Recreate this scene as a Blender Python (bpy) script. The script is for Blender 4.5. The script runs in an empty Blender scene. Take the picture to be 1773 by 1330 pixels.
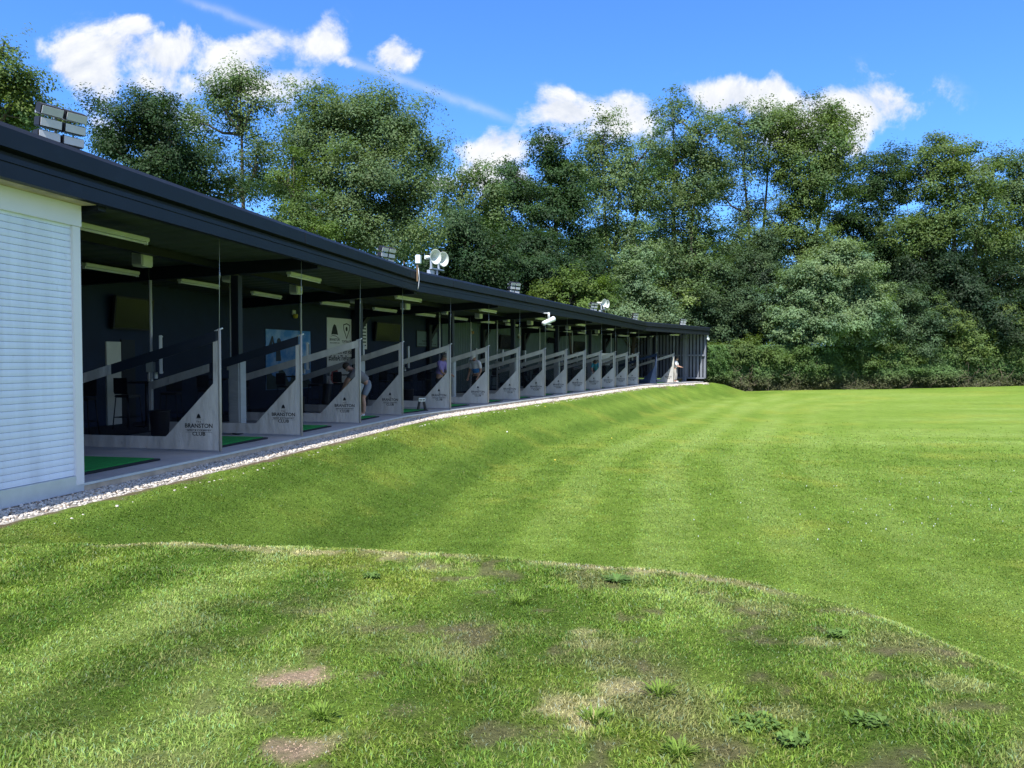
import bpy, bmesh, math, random
import numpy as np
from mathutils import Vector, Matrix
random.seed(7)
RNG = np.random.default_rng(11)
S = bpy.context.scene
COL = S.collection
# ------------------------------------------------------------------ camera model
CAM = (0.0, 0.0, 1.54); FPX = 1329.0; PITCH = math.atan(40/1329.0)
def ray(px, py):
    x = (px-886.5)/FPX; y = -(py-665.0)/FPX
    c, s = math.cos(PITCH), math.sin(PITCH)
    return (x, c + y*s, y*c - s)
def W(px, py, Y):
    d = ray(px, py); t = Y/d[1]
    return Vector((d[0]*t, Y, CAM[2]+d[2]*t))
# ------------------------------------------------------------------ noise (numpy)
def _hash(ix, iy, seed):
    h = (ix.astype(np.int64)*374761393 + iy.astype(np.int64)*668265263 + seed*974711) & 0x7fffffff
    h = ((h ^ (h >> 13))*1274126177) & 0x7fffffff
    return ((h ^ (h >> 16)) & 0xffff)/65535.0
def vnoise(x, y, seed=0):
    xf, yf = np.floor(x), np.floor(y); u, v = x-xf, y-yf
    u = u*u*(3-2*u); v = v*v*(3-2*v)
    a = _hash(xf, yf, seed); b = _hash(xf+1, yf, seed); c = _hash(xf, yf+1, seed); d = _hash(xf+1, yf+1, seed)
    return a*(1-u)*(1-v)+b*u*(1-v)+c*(1-u)*v+d*u*v
def fbm(x, y, seed=0, oct=4):
    s = np.zeros_like(x, dtype=float); a = 0.5; f = 1.0
    for i in range(oct):
        s += a*vnoise(x*f+17.3*i, y*f-9.1*i, seed+i); a *= .5; f *= 2.03
    return s/(1-.5**oct)
def sstep(a, b, x):
    t = np.clip((x-a)/(b-a), 0, 1); return t*t*(3-2*t)
# ------------------------------------------------------------------ scene-graph helpers
def tag(o, label=None, cat=None, group=None, kind=None):
    if label: o['label'] = label
    if cat: o['category'] = cat
    if group: o['group'] = group
    if kind: o['kind'] = kind
    return o
def empty(name, loc, rz, label, cat, group=None):
    o = bpy.data.objects.new(name, None); COL.objects.link(o)
    o.location = loc; o.rotation_euler = (0, 0, rz); o.empty_display_size = .2
    return tag(o, label, cat, group)
def copy_tree(o, parent=None):
    c = o.copy(); COL.objects.link(c)
    if parent is not None: c.parent = parent
    for ch in list(o.children): copy_tree(ch, c)
    return c
class MB:
    def __init__(self): self.v = []; self.f = []; self.sm = []
    def add(self, vs, fs, smooth=False):
        b = len(self.v); self.v += [tuple(p) for p in vs]
        self.f += [tuple(i+b for i in q) for q in fs]; self.sm += [smooth]*len(fs); return self
    def obox(self, c, ax, ay, az):
        c, ax, ay, az = Vector(c), Vector(ax), Vector(ay), Vector(az)
        vs = [c+sx*ax+sy*ay+sz*az for sz in (-1, 1) for sy in (-1, 1) for sx in (-1, 1)]
        fs = [(0, 2, 3, 1), (4, 5, 7, 6), (0, 1, 5, 4), (2, 6, 7, 3), (0, 4, 6, 2), (1, 3, 7, 5)]
        if ax.cross(ay).dot(az) < 0: fs = [q[::-1] for q in fs]
        return self.add(vs, fs)
    def box(self, x0, x1, y0, y1, z0, z1):
        return self.obox(((x0+x1)/2, (y0+y1)/2, (z0+z1)/2), ((x1-x0)/2, 0, 0), (0, (y1-y0)/2, 0), (0, 0, (z1-z0)/2))
    def tube(self, pts, rad, n=8, cap=True):
        pts = [Vector(p) for p in pts]
        if not hasattr(rad, '__len__'): rad = [rad]*len(pts)
        vs = []; up = None
        for i, p in enumerate(pts):
            d = (pts[min(i+1, len(pts)-1)]-pts[max(i-1, 0)]).normalized()
            if up is None: up = d.orthogonal().normalized()
            up = (up-d*up.dot(d));
            up = up.normalized() if up.length > 1e-6 else d.orthogonal().normalized()
            s = d.cross(up)
            for k in range(n):
                a = 2*math.pi*k/n; vs.append(p+rad[i]*(math.cos(a)*up+math.sin(a)*s))
        fs = [(i*n+k, i*n+(k+1) % n, (i+1)*n+(k+1) % n, (i+1)*n+k) for i in range(len(pts)-1) for k in range(n)]
        self.add(vs, fs, True)
        if cap:
            b = len(self.v)-len(vs)
            self.f += [tuple(b+k for k in range(n))[::-1], tuple(b+(len(pts)-1)*n+k for k in range(n))]; self.sm += [False, False]
        return self
    def lathe(self, base, axis, prof, n=20):
        axis = Vector(axis).normalized(); u = axis.orthogonal().normalized(); w = axis.cross(u); base = Vector(base)
        vs = [base+axis*h+r*(math.cos(2*math.pi*k/n)*u+math.sin(2*math.pi*k/n)*w) for r, h in prof for k in range(n)]
        fs = [(i*n+k, i*n+(k+1) % n, (i+1)*n+(k+1) % n, (i+1)*n+k) for i in range(len(prof)-1) for k in range(n)]
        return self.add(vs, fs, True)
    def prism(self, poly, off):
        off = Vector(off); n = len(poly); vs = [Vector(p) for p in poly]; vs2 = [p+off for p in vs]
        fs = [tuple(range(n))[::-1], tuple(range(n, 2*n))]+[(i, (i+1) % n, n+(i+1) % n, n+i) for i in range(n)]
        return self.add(vs+vs2, fs)
    def build(self, name, mat, parent=None, bevel=0, fixn=True):
        me = bpy.data.meshes.new(name); me.from_pydata(self.v, [], self.f); me.update()
        me.polygons.foreach_set('use_smooth', self.sm)
        if fixn or bevel:
            bm = bmesh.new(); bm.from_mesh(me)
            if fixn: bmesh.ops.recalc_face_normals(bm, faces=bm.faces)
            if bevel:
                es = [e for e in bm.edges if len(e.link_faces) == 2 and e.calc_face_angle(0) > .6]
                bmesh.ops.bevel(bm, geom=es, offset=bevel, segments=2, affect='EDGES', clamp_overlap=True)
            bm.to_mesh(me); bm.free()
        me.materials.append(mat)
        o = bpy.data.objects.new(name, me); COL.objects.link(o)
        if parent is not None: o.parent = parent
        return o
def np_mesh(name, V, Fq, mat, cols=None, parent=None, smooth=False, tri=None):
    """V (n,3), Fq (m,4) quads and/or tri (k,3)"""
    me = bpy.data.meshes.new(name)
    nq = 0 if Fq is None else len(Fq); nt = 0 if tri is None else len(tri)
    me.vertices.add(len(V)); me.vertices.foreach_set('co', np.ascontiguousarray(V, dtype=np.float32).ravel())
    loops = np.concatenate([x.ravel() for x in (Fq, tri) if x is not None]).astype(np.int32)
    me.loops.add(len(loops)); me.loops.foreach_set('vertex_index', loops)
    starts = np.concatenate([np.arange(nq)*4, nq*4+np.arange(nt)*3]).astype(np.int32)
    me.polygons.add(nq+nt); me.polygons.foreach_set('loop_start', starts)
    if smooth: me.polygons.foreach_set('use_smooth', np.ones(nq+nt, dtype=bool))
    me.update(calc_edges=True); me.validate()
    if cols is not None:
        at = me.color_attributes.new('Col', 'FLOAT_COLOR', 'POINT')
        c = np.ones((len(V), 4), dtype=np.float32); c[:, :3] = cols; at.data.foreach_set('color', c.ravel())
    me.materials.append(mat)
    o = bpy.data.objects.new(name, me); COL.objects.link(o)
    if parent is not None: o.parent = parent
    return o
# ------------------------------------------------------------------ materials
class NT:
    def __init__(self, name):
        self.m = bpy.data.materials.new(name); self.m.use_nodes = True
        self.t = self.m.node_tree; self.b = self.t.nodes['Principled BSDF']; self.out = self.t.nodes['Material Output']
    def n(self, typ, ins=None, **kw):
        nd = self.t.nodes.new(typ)
        for k, v in kw.items(): setattr(nd, k, v)
        for k, v in (ins or {}).items():
            if hasattr(v, 'is_output'): self.t.links.new(v, nd.inputs[k])
            else: nd.inputs[k].default_value = v
        return nd
    def l(self, a, b): self.t.links.new(a, b)
def c4(c): return (c[0], c[1], c[2], 1)
def mat(name, col, rough=.6, var=.12, vscale=3.0, bump=0.0, bscale=40.0, metal=0.0, spec=.5, stretch=None, rand=0.0, bdist=.02):
    k = NT(name); g = k.n('ShaderNodeTexCoord'); src = g.outputs['Object']
    if rand:
        oi = k.n('ShaderNodeObjectInfo'); of = k.n('ShaderNodeVectorMath', {0: (37.0, 19.0, 53.0), 'Scale': 1.0}, operation='SCALE'); k.l(oi.outputs['Random'], of.inputs['Scale'])
        src = k.n('ShaderNodeVectorMath', {0: src, 1: of.outputs[0]}, operation='ADD').outputs[0]
    if stretch:
        mp = k.n('ShaderNodeMapping', {'Scale': stretch}); k.l(src, mp.inputs['Vector']); src = mp.outputs[0]
    nz = k.n('ShaderNodeTexNoise', {'Vector': src, 'Scale': vscale, 'Detail': 6.0, 'Roughness': .6})
    rmp = k.n('ShaderNodeMapRange', {'Value': nz.outputs['Fac'], 'From Min': .3, 'From Max': .7, 'To Min': 1-var, 'To Max': 1+var})
    if rand:
        r0 = k.n('ShaderNodeMapRange', {'Value': oi.outputs['Random'], 'To Min': 1-rand, 'To Max': 1+rand}); rmp = k.n('ShaderNodeMath', {0: rmp.outputs[0], 1: r0.outputs[0]}, operation='MULTIPLY')
    mx = k.n('ShaderNodeVectorMath', {0: col, 'Scale': 1.0}, operation='SCALE'); k.l(rmp.outputs[0], mx.inputs['Scale'])
    k.l(mx.outputs[0], k.b.inputs['Base Color'])
    k.b.inputs['Roughness'].default_value = rough; k.b.inputs['Metallic'].default_value = metal
    k.b.inputs['Specular IOR Level'].default_value = spec
    if bump:
        n2 = k.n('ShaderNodeTexNoise', {'Vector': src, 'Scale': bscale, 'Detail': 5.0})
        bp = k.n('ShaderNodeBump', {'Height': n2.outputs['Fac'], 'Strength': bump, 'Distance': bdist}); k.l(bp.outputs[0], k.b.inputs['Normal'])
    return k.m
def scuffed(m, scale=9.0, lo=.63, hi=.74, to=.62):
    t = m.node_tree; b = t.nodes['Principled BSDF']; src = b.inputs['Base Color'].links[0].from_socket
    g = t.nodes.new('ShaderNodeTexCoord'); oi = t.nodes.new('ShaderNodeObjectInfo'); of = t.nodes.new('ShaderNodeVectorMath'); of.operation = 'SCALE'; of.inputs[0].default_value = (23, 41, 7); t.links.new(oi.outputs['Random'], of.inputs['Scale'])
    ad = t.nodes.new('ShaderNodeVectorMath'); t.links.new(g.outputs['Object'], ad.inputs[0]); t.links.new(of.outputs[0], ad.inputs[1])
    n = t.nodes.new('ShaderNodeTexNoise'); n.inputs['Scale'].default_value = scale; n.inputs['Detail'].default_value = 5; n.inputs['Roughness'].default_value = .7; t.links.new(ad.outputs[0], n.inputs['Vector'])
    r = t.nodes.new('ShaderNodeMapRange'); r.inputs['From Min'].default_value = lo; r.inputs['From Max'].default_value = hi; r.inputs['To Min'].default_value = 1; r.inputs['To Max'].default_value = to; t.links.new(n.outputs['Fac'], r.inputs['Value'])
    s = t.nodes.new('ShaderNodeVectorMath'); s.operation = 'SCALE'; t.links.new(src, s.inputs[0]); t.links.new(r.outputs[0], s.inputs['Scale']); t.links.new(s.outputs[0], b.inputs['Base Color'])
def leaf_mat(name, trans=.35, rough=.55, gain=1.0):
    k = NT(name); a = k.n('ShaderNodeAttribute', attribute_name='Col')
    col = a.outputs['Color']
    if gain != 1.0:
        s = k.n('ShaderNodeVectorMath', {0: col, 'Scale': gain}, operation='SCALE'); col = s.outputs[0]
    k.l(col, k.b.inputs['Base Color']); k.b.inputs['Roughness'].default_value = rough
    k.b.inputs['Specular IOR Level'].default_value = .2
    t = k.n('ShaderNodeVectorMath', {0: col, 1: (1.25, 1.35, .55)}, operation='MULTIPLY')
    tr = k.n('ShaderNodeBsdfTranslucent', {'Color': t.outputs[0]})
    mx = k.n('ShaderNodeMixShader', {0: trans, 1: k.b.outputs[0], 2: tr.outputs[0]})
    k.l(mx.outputs[0], k.out.inputs['Surface']); return k.m
M = {}
M['navy'] = mat('navy_paint', (.006, .0095, .018), .5, .22, 1.2, .05, 25, spec=.35)
M['navy_dark'] = mat('navy_dark', (.009, .012, .022), .55, .2, 2)
M['navy_wall'] = mat('navy_wall', (.005, .018, .055), .7, .2, 1.5, .03, 60)
M['wall_grey'] = mat('wall_grey', (.13, .19, .2), .55, .12, 1.4)
M['sheet'] = mat('sheet_metal', (.20, .22, .26), .45, .14, 1.2)
M['ceil'] = mat('ceiling_sheet', (.05, .066, .06), .6, .2, 1.2)
M['steel'] = mat('dark_steel', (.006, .009, .017), .5, .2, 2)
M['white'] = mat('white_paint', (.70, .74, .78), .4, .05, 1.5)
M['shutter'] = mat('shutter_white', (.76, .83, .95), .42, .10, 1.2, stretch=(4, 4, .35))
M['header'] = mat('header_white', (.80, .80, .80), .45, .05, .8)
M['offwhite'] = mat('offwhite', (.62, .66, .6), .5, .06, 4)
M['grille'] = mat('lamp_diffuser', (.5, .52, .55), .3, .05, 8)
M['galv'] = mat('galvanised', (.42, .46, .5), .45, .15, 8, metal=.35)
M['trim'] = mat('trim_alu', (.62, .66, .72), .35, .08, 5, metal=.4)
M['floor'] = mat('bay_floor', (.44, .42, .41), .55, .16, 1.3, .05, 60)
M['carpet'] = mat('dark_carpet', (.02, .022, .03), .9, .2, 8)
M['concrete'] = mat('concrete', (.52, .43, .32), .85, .3, 3.5, .3, 50)
M['black'] = mat('black_plastic', (.008, .008, .011), .5, .2, 6)
M['rubber'] = mat('rubber', (.014, .017, .02), .75, .2, 8)
M['mat'] = mat('turf_mat', (.014, .30, .05), .9, .2, 14, .5, 400)
M['pole'] = mat('pole_white', (.66, .7, .72), .4, .06, 4)
M['wood'] = mat('weathered_wood', (.17, .11, .065), .8, .3, 6, .2, 40, stretch=(1, 1, .15))
M['canvas'] = mat('grey_canvas', (.56, .555, .52), .62, .13, 1.6, .8, 3.0, stretch=(1.6, 1, .6), rand=.1, bdist=.06)
M['canvas_dark'] = mat('navy_canvas', (.012, .02, .036), .6, .2, 2, .4, 4)
M['canvas_blue'] = mat('blue_canvas', (.012, .03, .075), .6, .2, 2, .4, 4)
M['padding'] = mat('grey_padding', (.52, .55, .57), .5, .1, 2, .8, 7, stretch=(.6, .6, 2.2))
scuffed(M['canvas']); scuffed(M['shutter'], 5.0, .62, .8, .8); scuffed(M['navy'], 3.0, .56, .75, 1.7)
M['edge'] = mat('canvas_edge', (.44, .42, .37), .6, .1, 4)
M['ink'] = mat('black_ink', (.01, .012, .016), .6, .1, 5)
M['glass'] = mat('screen_glass', (.006, .009, .009), .2, .2, 3, spec=.22)
M['amber'] = mat('amber_lens', (.5, .28, .08), .3, .1, 5)
M['yellow'] = mat('yellow_plastic', (.6, .5, .06), .4, .1, 5)
M['red'] = mat('red_cloth', (.25, .015, .02), .6, .15, 6)
M['tree_bark'] = mat('tree_bark', (.085, .07, .055), .9, .4, 3, .5, 14, stretch=(1, 1, .25))
M['skin'] = mat('skin', (.42, .24, .17), .55, .08, 20)
M['hair'] = mat('hair_brown', (.045, .028, .018), .7, .2, 40)
M['hair_grey'] = mat('hair_grey', (.16, .14, .12), .7, .2, 40)
M['sh_grey'] = mat('shirt_grey', (.16, .16, .175), .8, .15, 10, .3, 20)
M['sh_white'] = mat('shirt_white', (.74, .74, .76), .8, .06, 10, .3, 20)
M['sh_purple'] = mat('shirt_purple', (.30, .24, .56), .8, .12, 10, .3, 20)
M['sh_blue'] = mat('shirt_blue', (.03, .18, .48), .8, .12, 10, .3, 20)
M['sh_teal'] = mat('shirt_teal', (.05, .32, .42), .8, .12, 10, .3, 20)
M['cl_black'] = mat('shorts_black', (.012, .013, .018), .8, .15, 10)
M['cl_slate'] = mat('shorts_slate', (.16, .19, .24), .8, .12, 10)
M['cl_beige'] = mat('trousers_beige', (.36, .34, .31), .8, .1, 10)
M['cl_jean'] = mat('trousers_pale', (.3, .36, .45), .8, .12, 10)
M['shoe'] = mat('shoe_white', (.65, .65, .65), .6, .08, 10)
M['club'] = mat('club_steel', (.6, .62, .65), .25, .05, 5, metal=.8)
M['card_white'] = mat('poster_white', (.80, .82, .82), .5, .06, 3)
M['card_sky'] = None
M['leaf'] = leaf_mat('leaves', .38, .55)
M['blade'] = leaf_mat('grass_blade', .30, .6)
def mesh_screen_mat():
    k = NT('black_net'); k.b.inputs['Base Color'].default_value = (.012, .014, .02, 1); k.b.inputs['Roughness'].default_value = .8
    k.b.inputs['Specular IOR Level'].default_value = .1
    tr = k.n('ShaderNodeBsdfTransparent'); mx = k.n('ShaderNodeMixShader', {0: .33, 1: tr.outputs[0], 2: k.b.outputs[0]})
    k.l(mx.outputs[0], k.out.inputs['Surface']); return k.m
M['net'] = mesh_screen_mat()
def ground_mat():
    k = NT('ground_grass'); a = k.n('ShaderNodeAttribute', attribute_name='Col'); g = k.n('ShaderNodeTexCoord')
    n1 = k.n('ShaderNodeTexNoise', {'Vector': g.outputs['Object'], 'Scale': 28.0, 'Detail': 8.0, 'Roughness': .75})
    n2 = k.n('ShaderNodeTexNoise', {'Vector': g.outputs['Object'], 'Scale': 2.3, 'Detail': 6.0, 'Roughness': .65})
    r1 = k.n('ShaderNodeMapRange', {'Value': n1.outputs['Fac'], 'From Min': .3, 'From Max': .7, 'To Min': .62, 'To Max': 1.36})
    r2 = k.n('ShaderNodeMapRange', {'Value': n2.outputs['Fac'], 'From Min': .3, 'From Max': .7, 'To Min': .82, 'To Max': 1.18})
    m = k.n('ShaderNodeMath', {0: r1.outputs[0], 1: r2.outputs[0]}, operation='MULTIPLY')
    s = k.n('ShaderNodeVectorMath', {0: a.outputs['Color'], 'Scale': 1.0}, operation='SCALE'); k.l(m.outputs[0], s.inputs['Scale'])
    k.l(s.outputs[0], k.b.inputs['Base Color']); k.b.inputs['Roughness'].default_value = .95; k.b.inputs['Specular IOR Level'].default_value = .1
    bp = k.n('ShaderNodeBump', {'Height': n1.outputs['Fac'], 'Strength': .9, 'Distance': .05}); k.l(bp.outputs[0], k.b.inputs['Normal'])
    return k.m
M['ground'] = ground_mat()
M['stone'] = leaf_mat('white_stone', 0.0, .8)
def v2(x, y): return Vector((x, y))
# ------------------------------------------------------------------ layout of the range building
K1 = v2(-2.99, 21.5); K2 = v2(8.2, 49.3); KE = v2(14.3, 57.5); C0 = v2(-5.42, 9.6)
dA = (K1-C0).normalized(); dB = (K2-K1).normalized(); dC = (KE-K2).normalized()
S0 = C0-dA*6.0
nrm = lambda d: v2(-d.y, d.x)          # pointing to the back (left)
nA, nB, nC = nrm(dA), nrm(dB), nrm(dC)
DV = [(C0, dA), (v2(-4.81, 12.85), dA), (v2(-4.20, 15.6), dA), (v2(-3.62, 18.7), dA)]
for k in range(4, 14): DV.append((K1+(K2-K1)*((k-4)/10.0), dB))
DV.append((K2, dB)); DV.append((K2+dC*2.6, dC)); DV.append((K2+dC*5.3, dC))
DV = [(K1 if k == 4 else p, d) for k, (p, d) in enumerate(DV)]
def bay(k, f, n):                      # a point in bay k: f metres past divider k, n metres back from the edge
    p, d = DV[k]; return p+d*f+nrm(d)*n
def yaw(d): return math.atan2(nrm(d).y, nrm(d).x)     # local +X = towards the back wall, local +Y = towards the shutter
ORD = ['', 'first', 'second', 'third', 'fourth', 'fifth', 'sixth', 'seventh', 'eighth', 'ninth', 'tenth', 'eleventh', 'twelfth', 'thirteenth', 'fourteenth', 'fifteenth', 'sixteenth']
def offs(path, n):
    out = []
    for i, p in enumerate(path):
        ds = []
        if i > 0: ds.append((p-path[i-1]).normalized())
        if i < len(path)-1: ds.append((path[i+1]-p).normalized())
        if len(ds) == 1: out.append(p+nrm(ds[0])*n)
        else:
            a, b = nrm(ds[0]), nrm(ds[1]); m = (a+b).normalized(); out.append(p+m*(n/m.dot(a)))
    return out
def sweep(mb, path, prof):
    rows = []
    for (n, z) in prof: rows.append([(q.x, q.y, z) for q in offs(path, n)])
    k = len(prof); L = len(path)
    vs = [rows[j][i] for i in range(L) for j in range(k)]
    fs = [(i*k+j, i*k+(j+1) % k, (i+1)*k+(j+1) % k, (i+1)*k+j) for i in range(L-1) for j in range(k)]
    fs += [tuple(range(k))[::-1], tuple((L-1)*k+j for j in range(k))]
    mb.add(vs, fs)
def rect(n0, n1, z0, z1): return [(n0, z0), (n1, z0), (n1, z1), (n0, z1)]
PATH = [S0, K1, K2, KE]
DEPTH = 5.84
FLOOR0 = [C0, K1, K2, KE]
bld = empty('range_building', (C0.x, C0.y, 0), 0, 'long navy driving range building with open hitting bays and overhanging flat roof', 'building')
bld.location = (0, 0, 0)
def part(mb, name, m, parent=bld, **kw): return mb.build(name, m, parent, **kw)
mb = MB(); sweep(mb, PATH, rect(0, DEPTH+.2, -.5, 0)); part(mb, 'floor', M['floor'])
mb = MB(); sweep(mb, PATH, rect(-.03, -.002, -.6, -.03)); part(mb, 'kerb', M['concrete'])
mb = MB(); sweep(mb, FLOOR0, rect(-.045, .03, -.026, .006)); part(mb, 'floor_trim', M['trim'])
mb = MB(); sweep(mb, FLOOR0, rect(3.75, DEPTH-.01, .002, .012)); part(mb, 'carpet', M['carpet'])
# back wall: navy part and grey profiled part
bp_ = offs(PATH, DEPTH)
tsp = 0.17
split = K1+dB*13.7
pA = [S0, K1, split]
mb = MB(); sweep(mb, pA, rect(DEPTH, DEPTH+.15, 0, 3.5)); part(mb, 'back_wall', M['navy_wall'])
def corrugate(p0, p1, z0, z1, period, amp, mb):
    d = (p1-p0); L = d.length; d.normalize(); nn = nrm(d); vs = []; t = 0.0
    prof = [(0, 0), (.42, 0), (.5, 1), (.92, 1)]
    cols = []
    while t < L:
        for a, b in prof:
            s = t+a*period
            if s <= L: cols.append(p0+d*s+nn*(amp*b))
        t += period
    cols.append(p1)
    for q in cols: vs += [(q.x, q.y, z0), (q.x, q.y, z1)]
    mb.add(vs, [(2*i, 2*i+2, 2*i+3, 2*i+1) for i in range(len(cols)-1)])
sB = split+nB*DEPTH; eB = offs(PATH, DEPTH)[2]
mb = MB(); corrugate(sB, eB, 0, 3.5, .2, .03, mb)
eC = KE+nC*DEPTH; corrugate(eB, eC, 0, 3.5, .2, .03, mb)
part(mb, 'back_wall', M['wall_grey'], fixn=False)
# end wall of profiled sheet, with rails and post
mb = MB(); c = KE+dC*.24+nC*(DEPTH/2-.05); mb.obox((c.x, c.y, 1.92), (nC.x*(DEPTH/2+.15), nC.y*(DEPTH/2+.15), 0), (dC.x*.03, dC.y*.03, 0), (0, 0, 1.7)); ew = part(mb, 'end_wall', M['steel'])
mb = MB(); n_ = -.1
while n_ < DEPTH:
    c = KE+dC*.1+nC*n_; mb.obox((c.x, c.y, 1.93), (nC.x*.085, nC.y*.085, 0), (dC.x*.02, dC.y*.02, 0), (0, 0, 1.69)); n_ += .275
part(mb, 'boarding', M['sheet'], ew)
for z0, z1 in ((1.9, 2.02), (.2, .3)):
    mb = MB(); c = KE+dC*.0+nC*(DEPTH/2-.08); mb.obox((c.x, c.y, (z0+z1)/2), (nC.x*(DEPTH/2+.05), nC.y*(DEPTH/2+.05), 0), (dC.x*.05, dC.y*.05, 0), (0, 0, (z1-z0)/2)); part(mb, 'rail', M['sheet'], ew)
for n_ in (1.45, 4.4):
    mb = MB(); c = KE-dC*.06+nC*n_; mb.obox((c.x, c.y, 1.75), (nC.x*.13, nC.y*.13, 0), (dC.x*.09, dC.y*.09, 0), (0, 0, 1.75)); part(mb, 'post', M['sheet'], ew)
# partition beside the shutter and far gable behind it
for base in (C0-dA*.12, S0):
    mb = MB()
    c = base+nA*(DEPTH/2+.1); mb.obox((c.x, c.y, 1.72), (nA.x*(DEPTH/2-.09), nA.y*(DEPTH/2-.09), 0), (dA.x*.06, dA.y*.06, 0), (0, 0, 1.72))
    part(mb, 'side_wall', M['navy_wall'])
# roof, fascia, ceiling
mb = MB(); sweep(mb, PATH, [(-.26, 3.72), (DEPTH+.5, 3.56), (DEPTH+.5, 3.9), (-.2, 4.0)]); part(mb, 'roof', M['navy_dark'])
mb = MB()
sweep(mb, [S0, K1, K2, KE+dC*.25], [(-.27, 3.47), (-.385, 3.47), (-.385, 3.625), (-.368, 3.628), (-.368, 3.64), (-.385, 3.643), (-.385, 3.70), (-.30, 3.715), (-.30, 3.765),
                 (-.43, 3.78), (-.435, 3.98), (-.40, 4.035), (-.33, 4.055), (-.19, 4.055), (-.19, 3.80), (-.27, 3.6)])
fas = part(mb, 'fascia', M['navy'])
mb = MB()
acc = 0
for (p, q) in ((C0, K1), (K1, K2), (K2, KE)):
    d = (q-p).normalized(); L = (q-p).length; t = 5.3 if acc == 0 else 2.2
    while t < L-.4:
        mb = MB(); c = p+d*t; mb.obox((c.x-nrm(d).x*.437, c.y-nrm(d).y*.437, 3.88), (d.x*.006, d.y*.006, 0), (nrm(d).x*.004, nrm(d).y*.004, 0), (0, 0, .098)); t += 6.1; part(mb, 'fascia_joint', M['steel'], fas)
    acc += 1
def zc(n): return 3.67-.2*max(n, 0)/DEPTH
vs = []; fs = []
FR, BK = offs(PATH, -.28), offs(PATH, DEPTH+.1)
idx = 0
for s in range(3):
    L = (PATH[s+1]-PATH[s]).length; N = int(L/.125); 
    for i in range(N+1):
        t = i/N; z = .022 if (i//2) % 2 else 0.0
        a = FR[s].lerp(FR[s+1], t); b = BK[s].lerp(BK[s+1], t)
        vs += [(a.x, a.y, 3.67+z), (b.x, b.y, 3.47+z)]
        if i: fs.append((idx-2, idx-1, idx+1, idx))
        idx += 2
mb = MB(); mb.add(vs, fs); part(mb, 'ceiling', M['ceil'], fixn=False)
for n_ in (1.9, 4.1):
    mb = MB(); sweep(mb, [C0, K1, K2, KE], rect(n_, n_+.16, zc(n_)-.15, zc(n_)-.008)); part(mb, 'purlin', M['navy'])
for k in range(0, 17, 2):
    p, d = DV[k]; nn = nrm(d); p = p+d*.16
    mb = MB()
    a, b = p-nn*.24, p+nn*(DEPTH-.02)
    q = []
    for (c, z0, z1) in ((a, 3.42, 3.655), (b, 3.17, 3.465)):
        for s in (-.07, .07): q += [(c.x+d.x*s, c.y+d.y*s, z0), (c.x+d.x*s, c.y+d.y*s, z1)]
    mb.add(q, [(0, 1, 3, 2), (4, 6, 7, 5), (0, 4, 5, 1), (2, 3, 7, 6), (0, 2, 6, 4), (1, 5, 7, 3)])
    part(mb, 'rafter', M['navy'])
    if k:
        c = p+nn*1.62
        mb = MB(); mb.obox((c.x, c.y, 1.66), (d.x*.085, d.y*.085, 0), (nn.x*.085, nn.y*.085, 0), (0, 0, 1.66)); po = part(mb, 'post', M['steel'], bevel=.006)
        mb = MB()
        mb.obox((c.x, c.y, .81), (d.x*.135, d.y*.135, 0), (nn.x*.135, nn.y*.135, 0), (0, 0, .78)); part(mb, 'padding', M['padding'], po, bevel=.03)
        if k >= 6:                       # dark stanchion on the back wall with its knee brace
            c = p+nn*(DEPTH-.12)
            mb = MB(); mb.obox((c.x, c.y, 1.65), (d.x*.11, d.y*.11, 0), (nn.x*.08, nn.y*.08, 0), (0, 0, 1.65)); part(mb, 'stanchion', M['steel'])
            mb = MB(); e = c+d*.95; a3 = Vector((c.x+d.x*.1, c.y+d.y*.1, 2.55)); b3 = Vector((e.x, e.y, 3.3)); v = (b3-a3)
            mb.obox((a3+b3)/2, v/2, (nn.x*.05, nn.y*.05, 0), v.cross(Vector((nn.x, nn.y, 0))).normalized()*.09); part(mb, 'brace', M['steel'])
# roller shutter to the left
mb = MB(); p = S0+dA*.2; L = 6.0-.2-.13
for i in range(42):
    z0 = .117+i*.078; vs = []
    if z0 > 3.19: break
    a, b = p, p+dA*L
    for q in (a, b):
        for (n_, z) in ((-.001, z0+.001), (-.009, z0+.007), (-.012, z0+.036), (-.009, z0+.071), (-.001, z0+.077), (.012, z0+.04)):
            vs.append((q.x+nA.x*(n_-.02), q.y+nA.y*(n_-.02), z))
    mb.add(vs, [(j, (j+1) % 6, 6+(j+1) % 6, 6+j) for j in range(6)])
    top = z0+.078
sh = part(mb, 'roller_shutter', M['shutter'])
def fbox(f0, f1, n0, n1, z0, z1, o=C0, d=dA):
    c = o+d*((f0+f1)/2)+nrm(d)*((n0+n1)/2)
    return MB().obox((c.x, c.y, (z0+z1)/2), (d.x*(f1-f0)/2, d.y*(f1-f0)/2, 0), (nrm(d).x*(n1-n0)/2, nrm(d).y*(n1-n0)/2, 0), (0, 0, (z1-z0)/2))
fbox(-.13, 0, -.06, .05, 0.0, 3.198).build('guide_rail', M['header'], sh, bevel=.004)
fbox(-5.8, .006, -.075, .1, 3.2, 3.463).build('shutter_box', M['header'], sh, bevel=.004)
fbox(-5.8, 0.0, -.055, .04, -.09, .115).build('bottom_sill', M['trim'], sh, bevel=.004)
fbox(-5.8, .012, -.28, .1, 3.465, 3.66).build('soffit', M['concrete'], sh)
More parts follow.
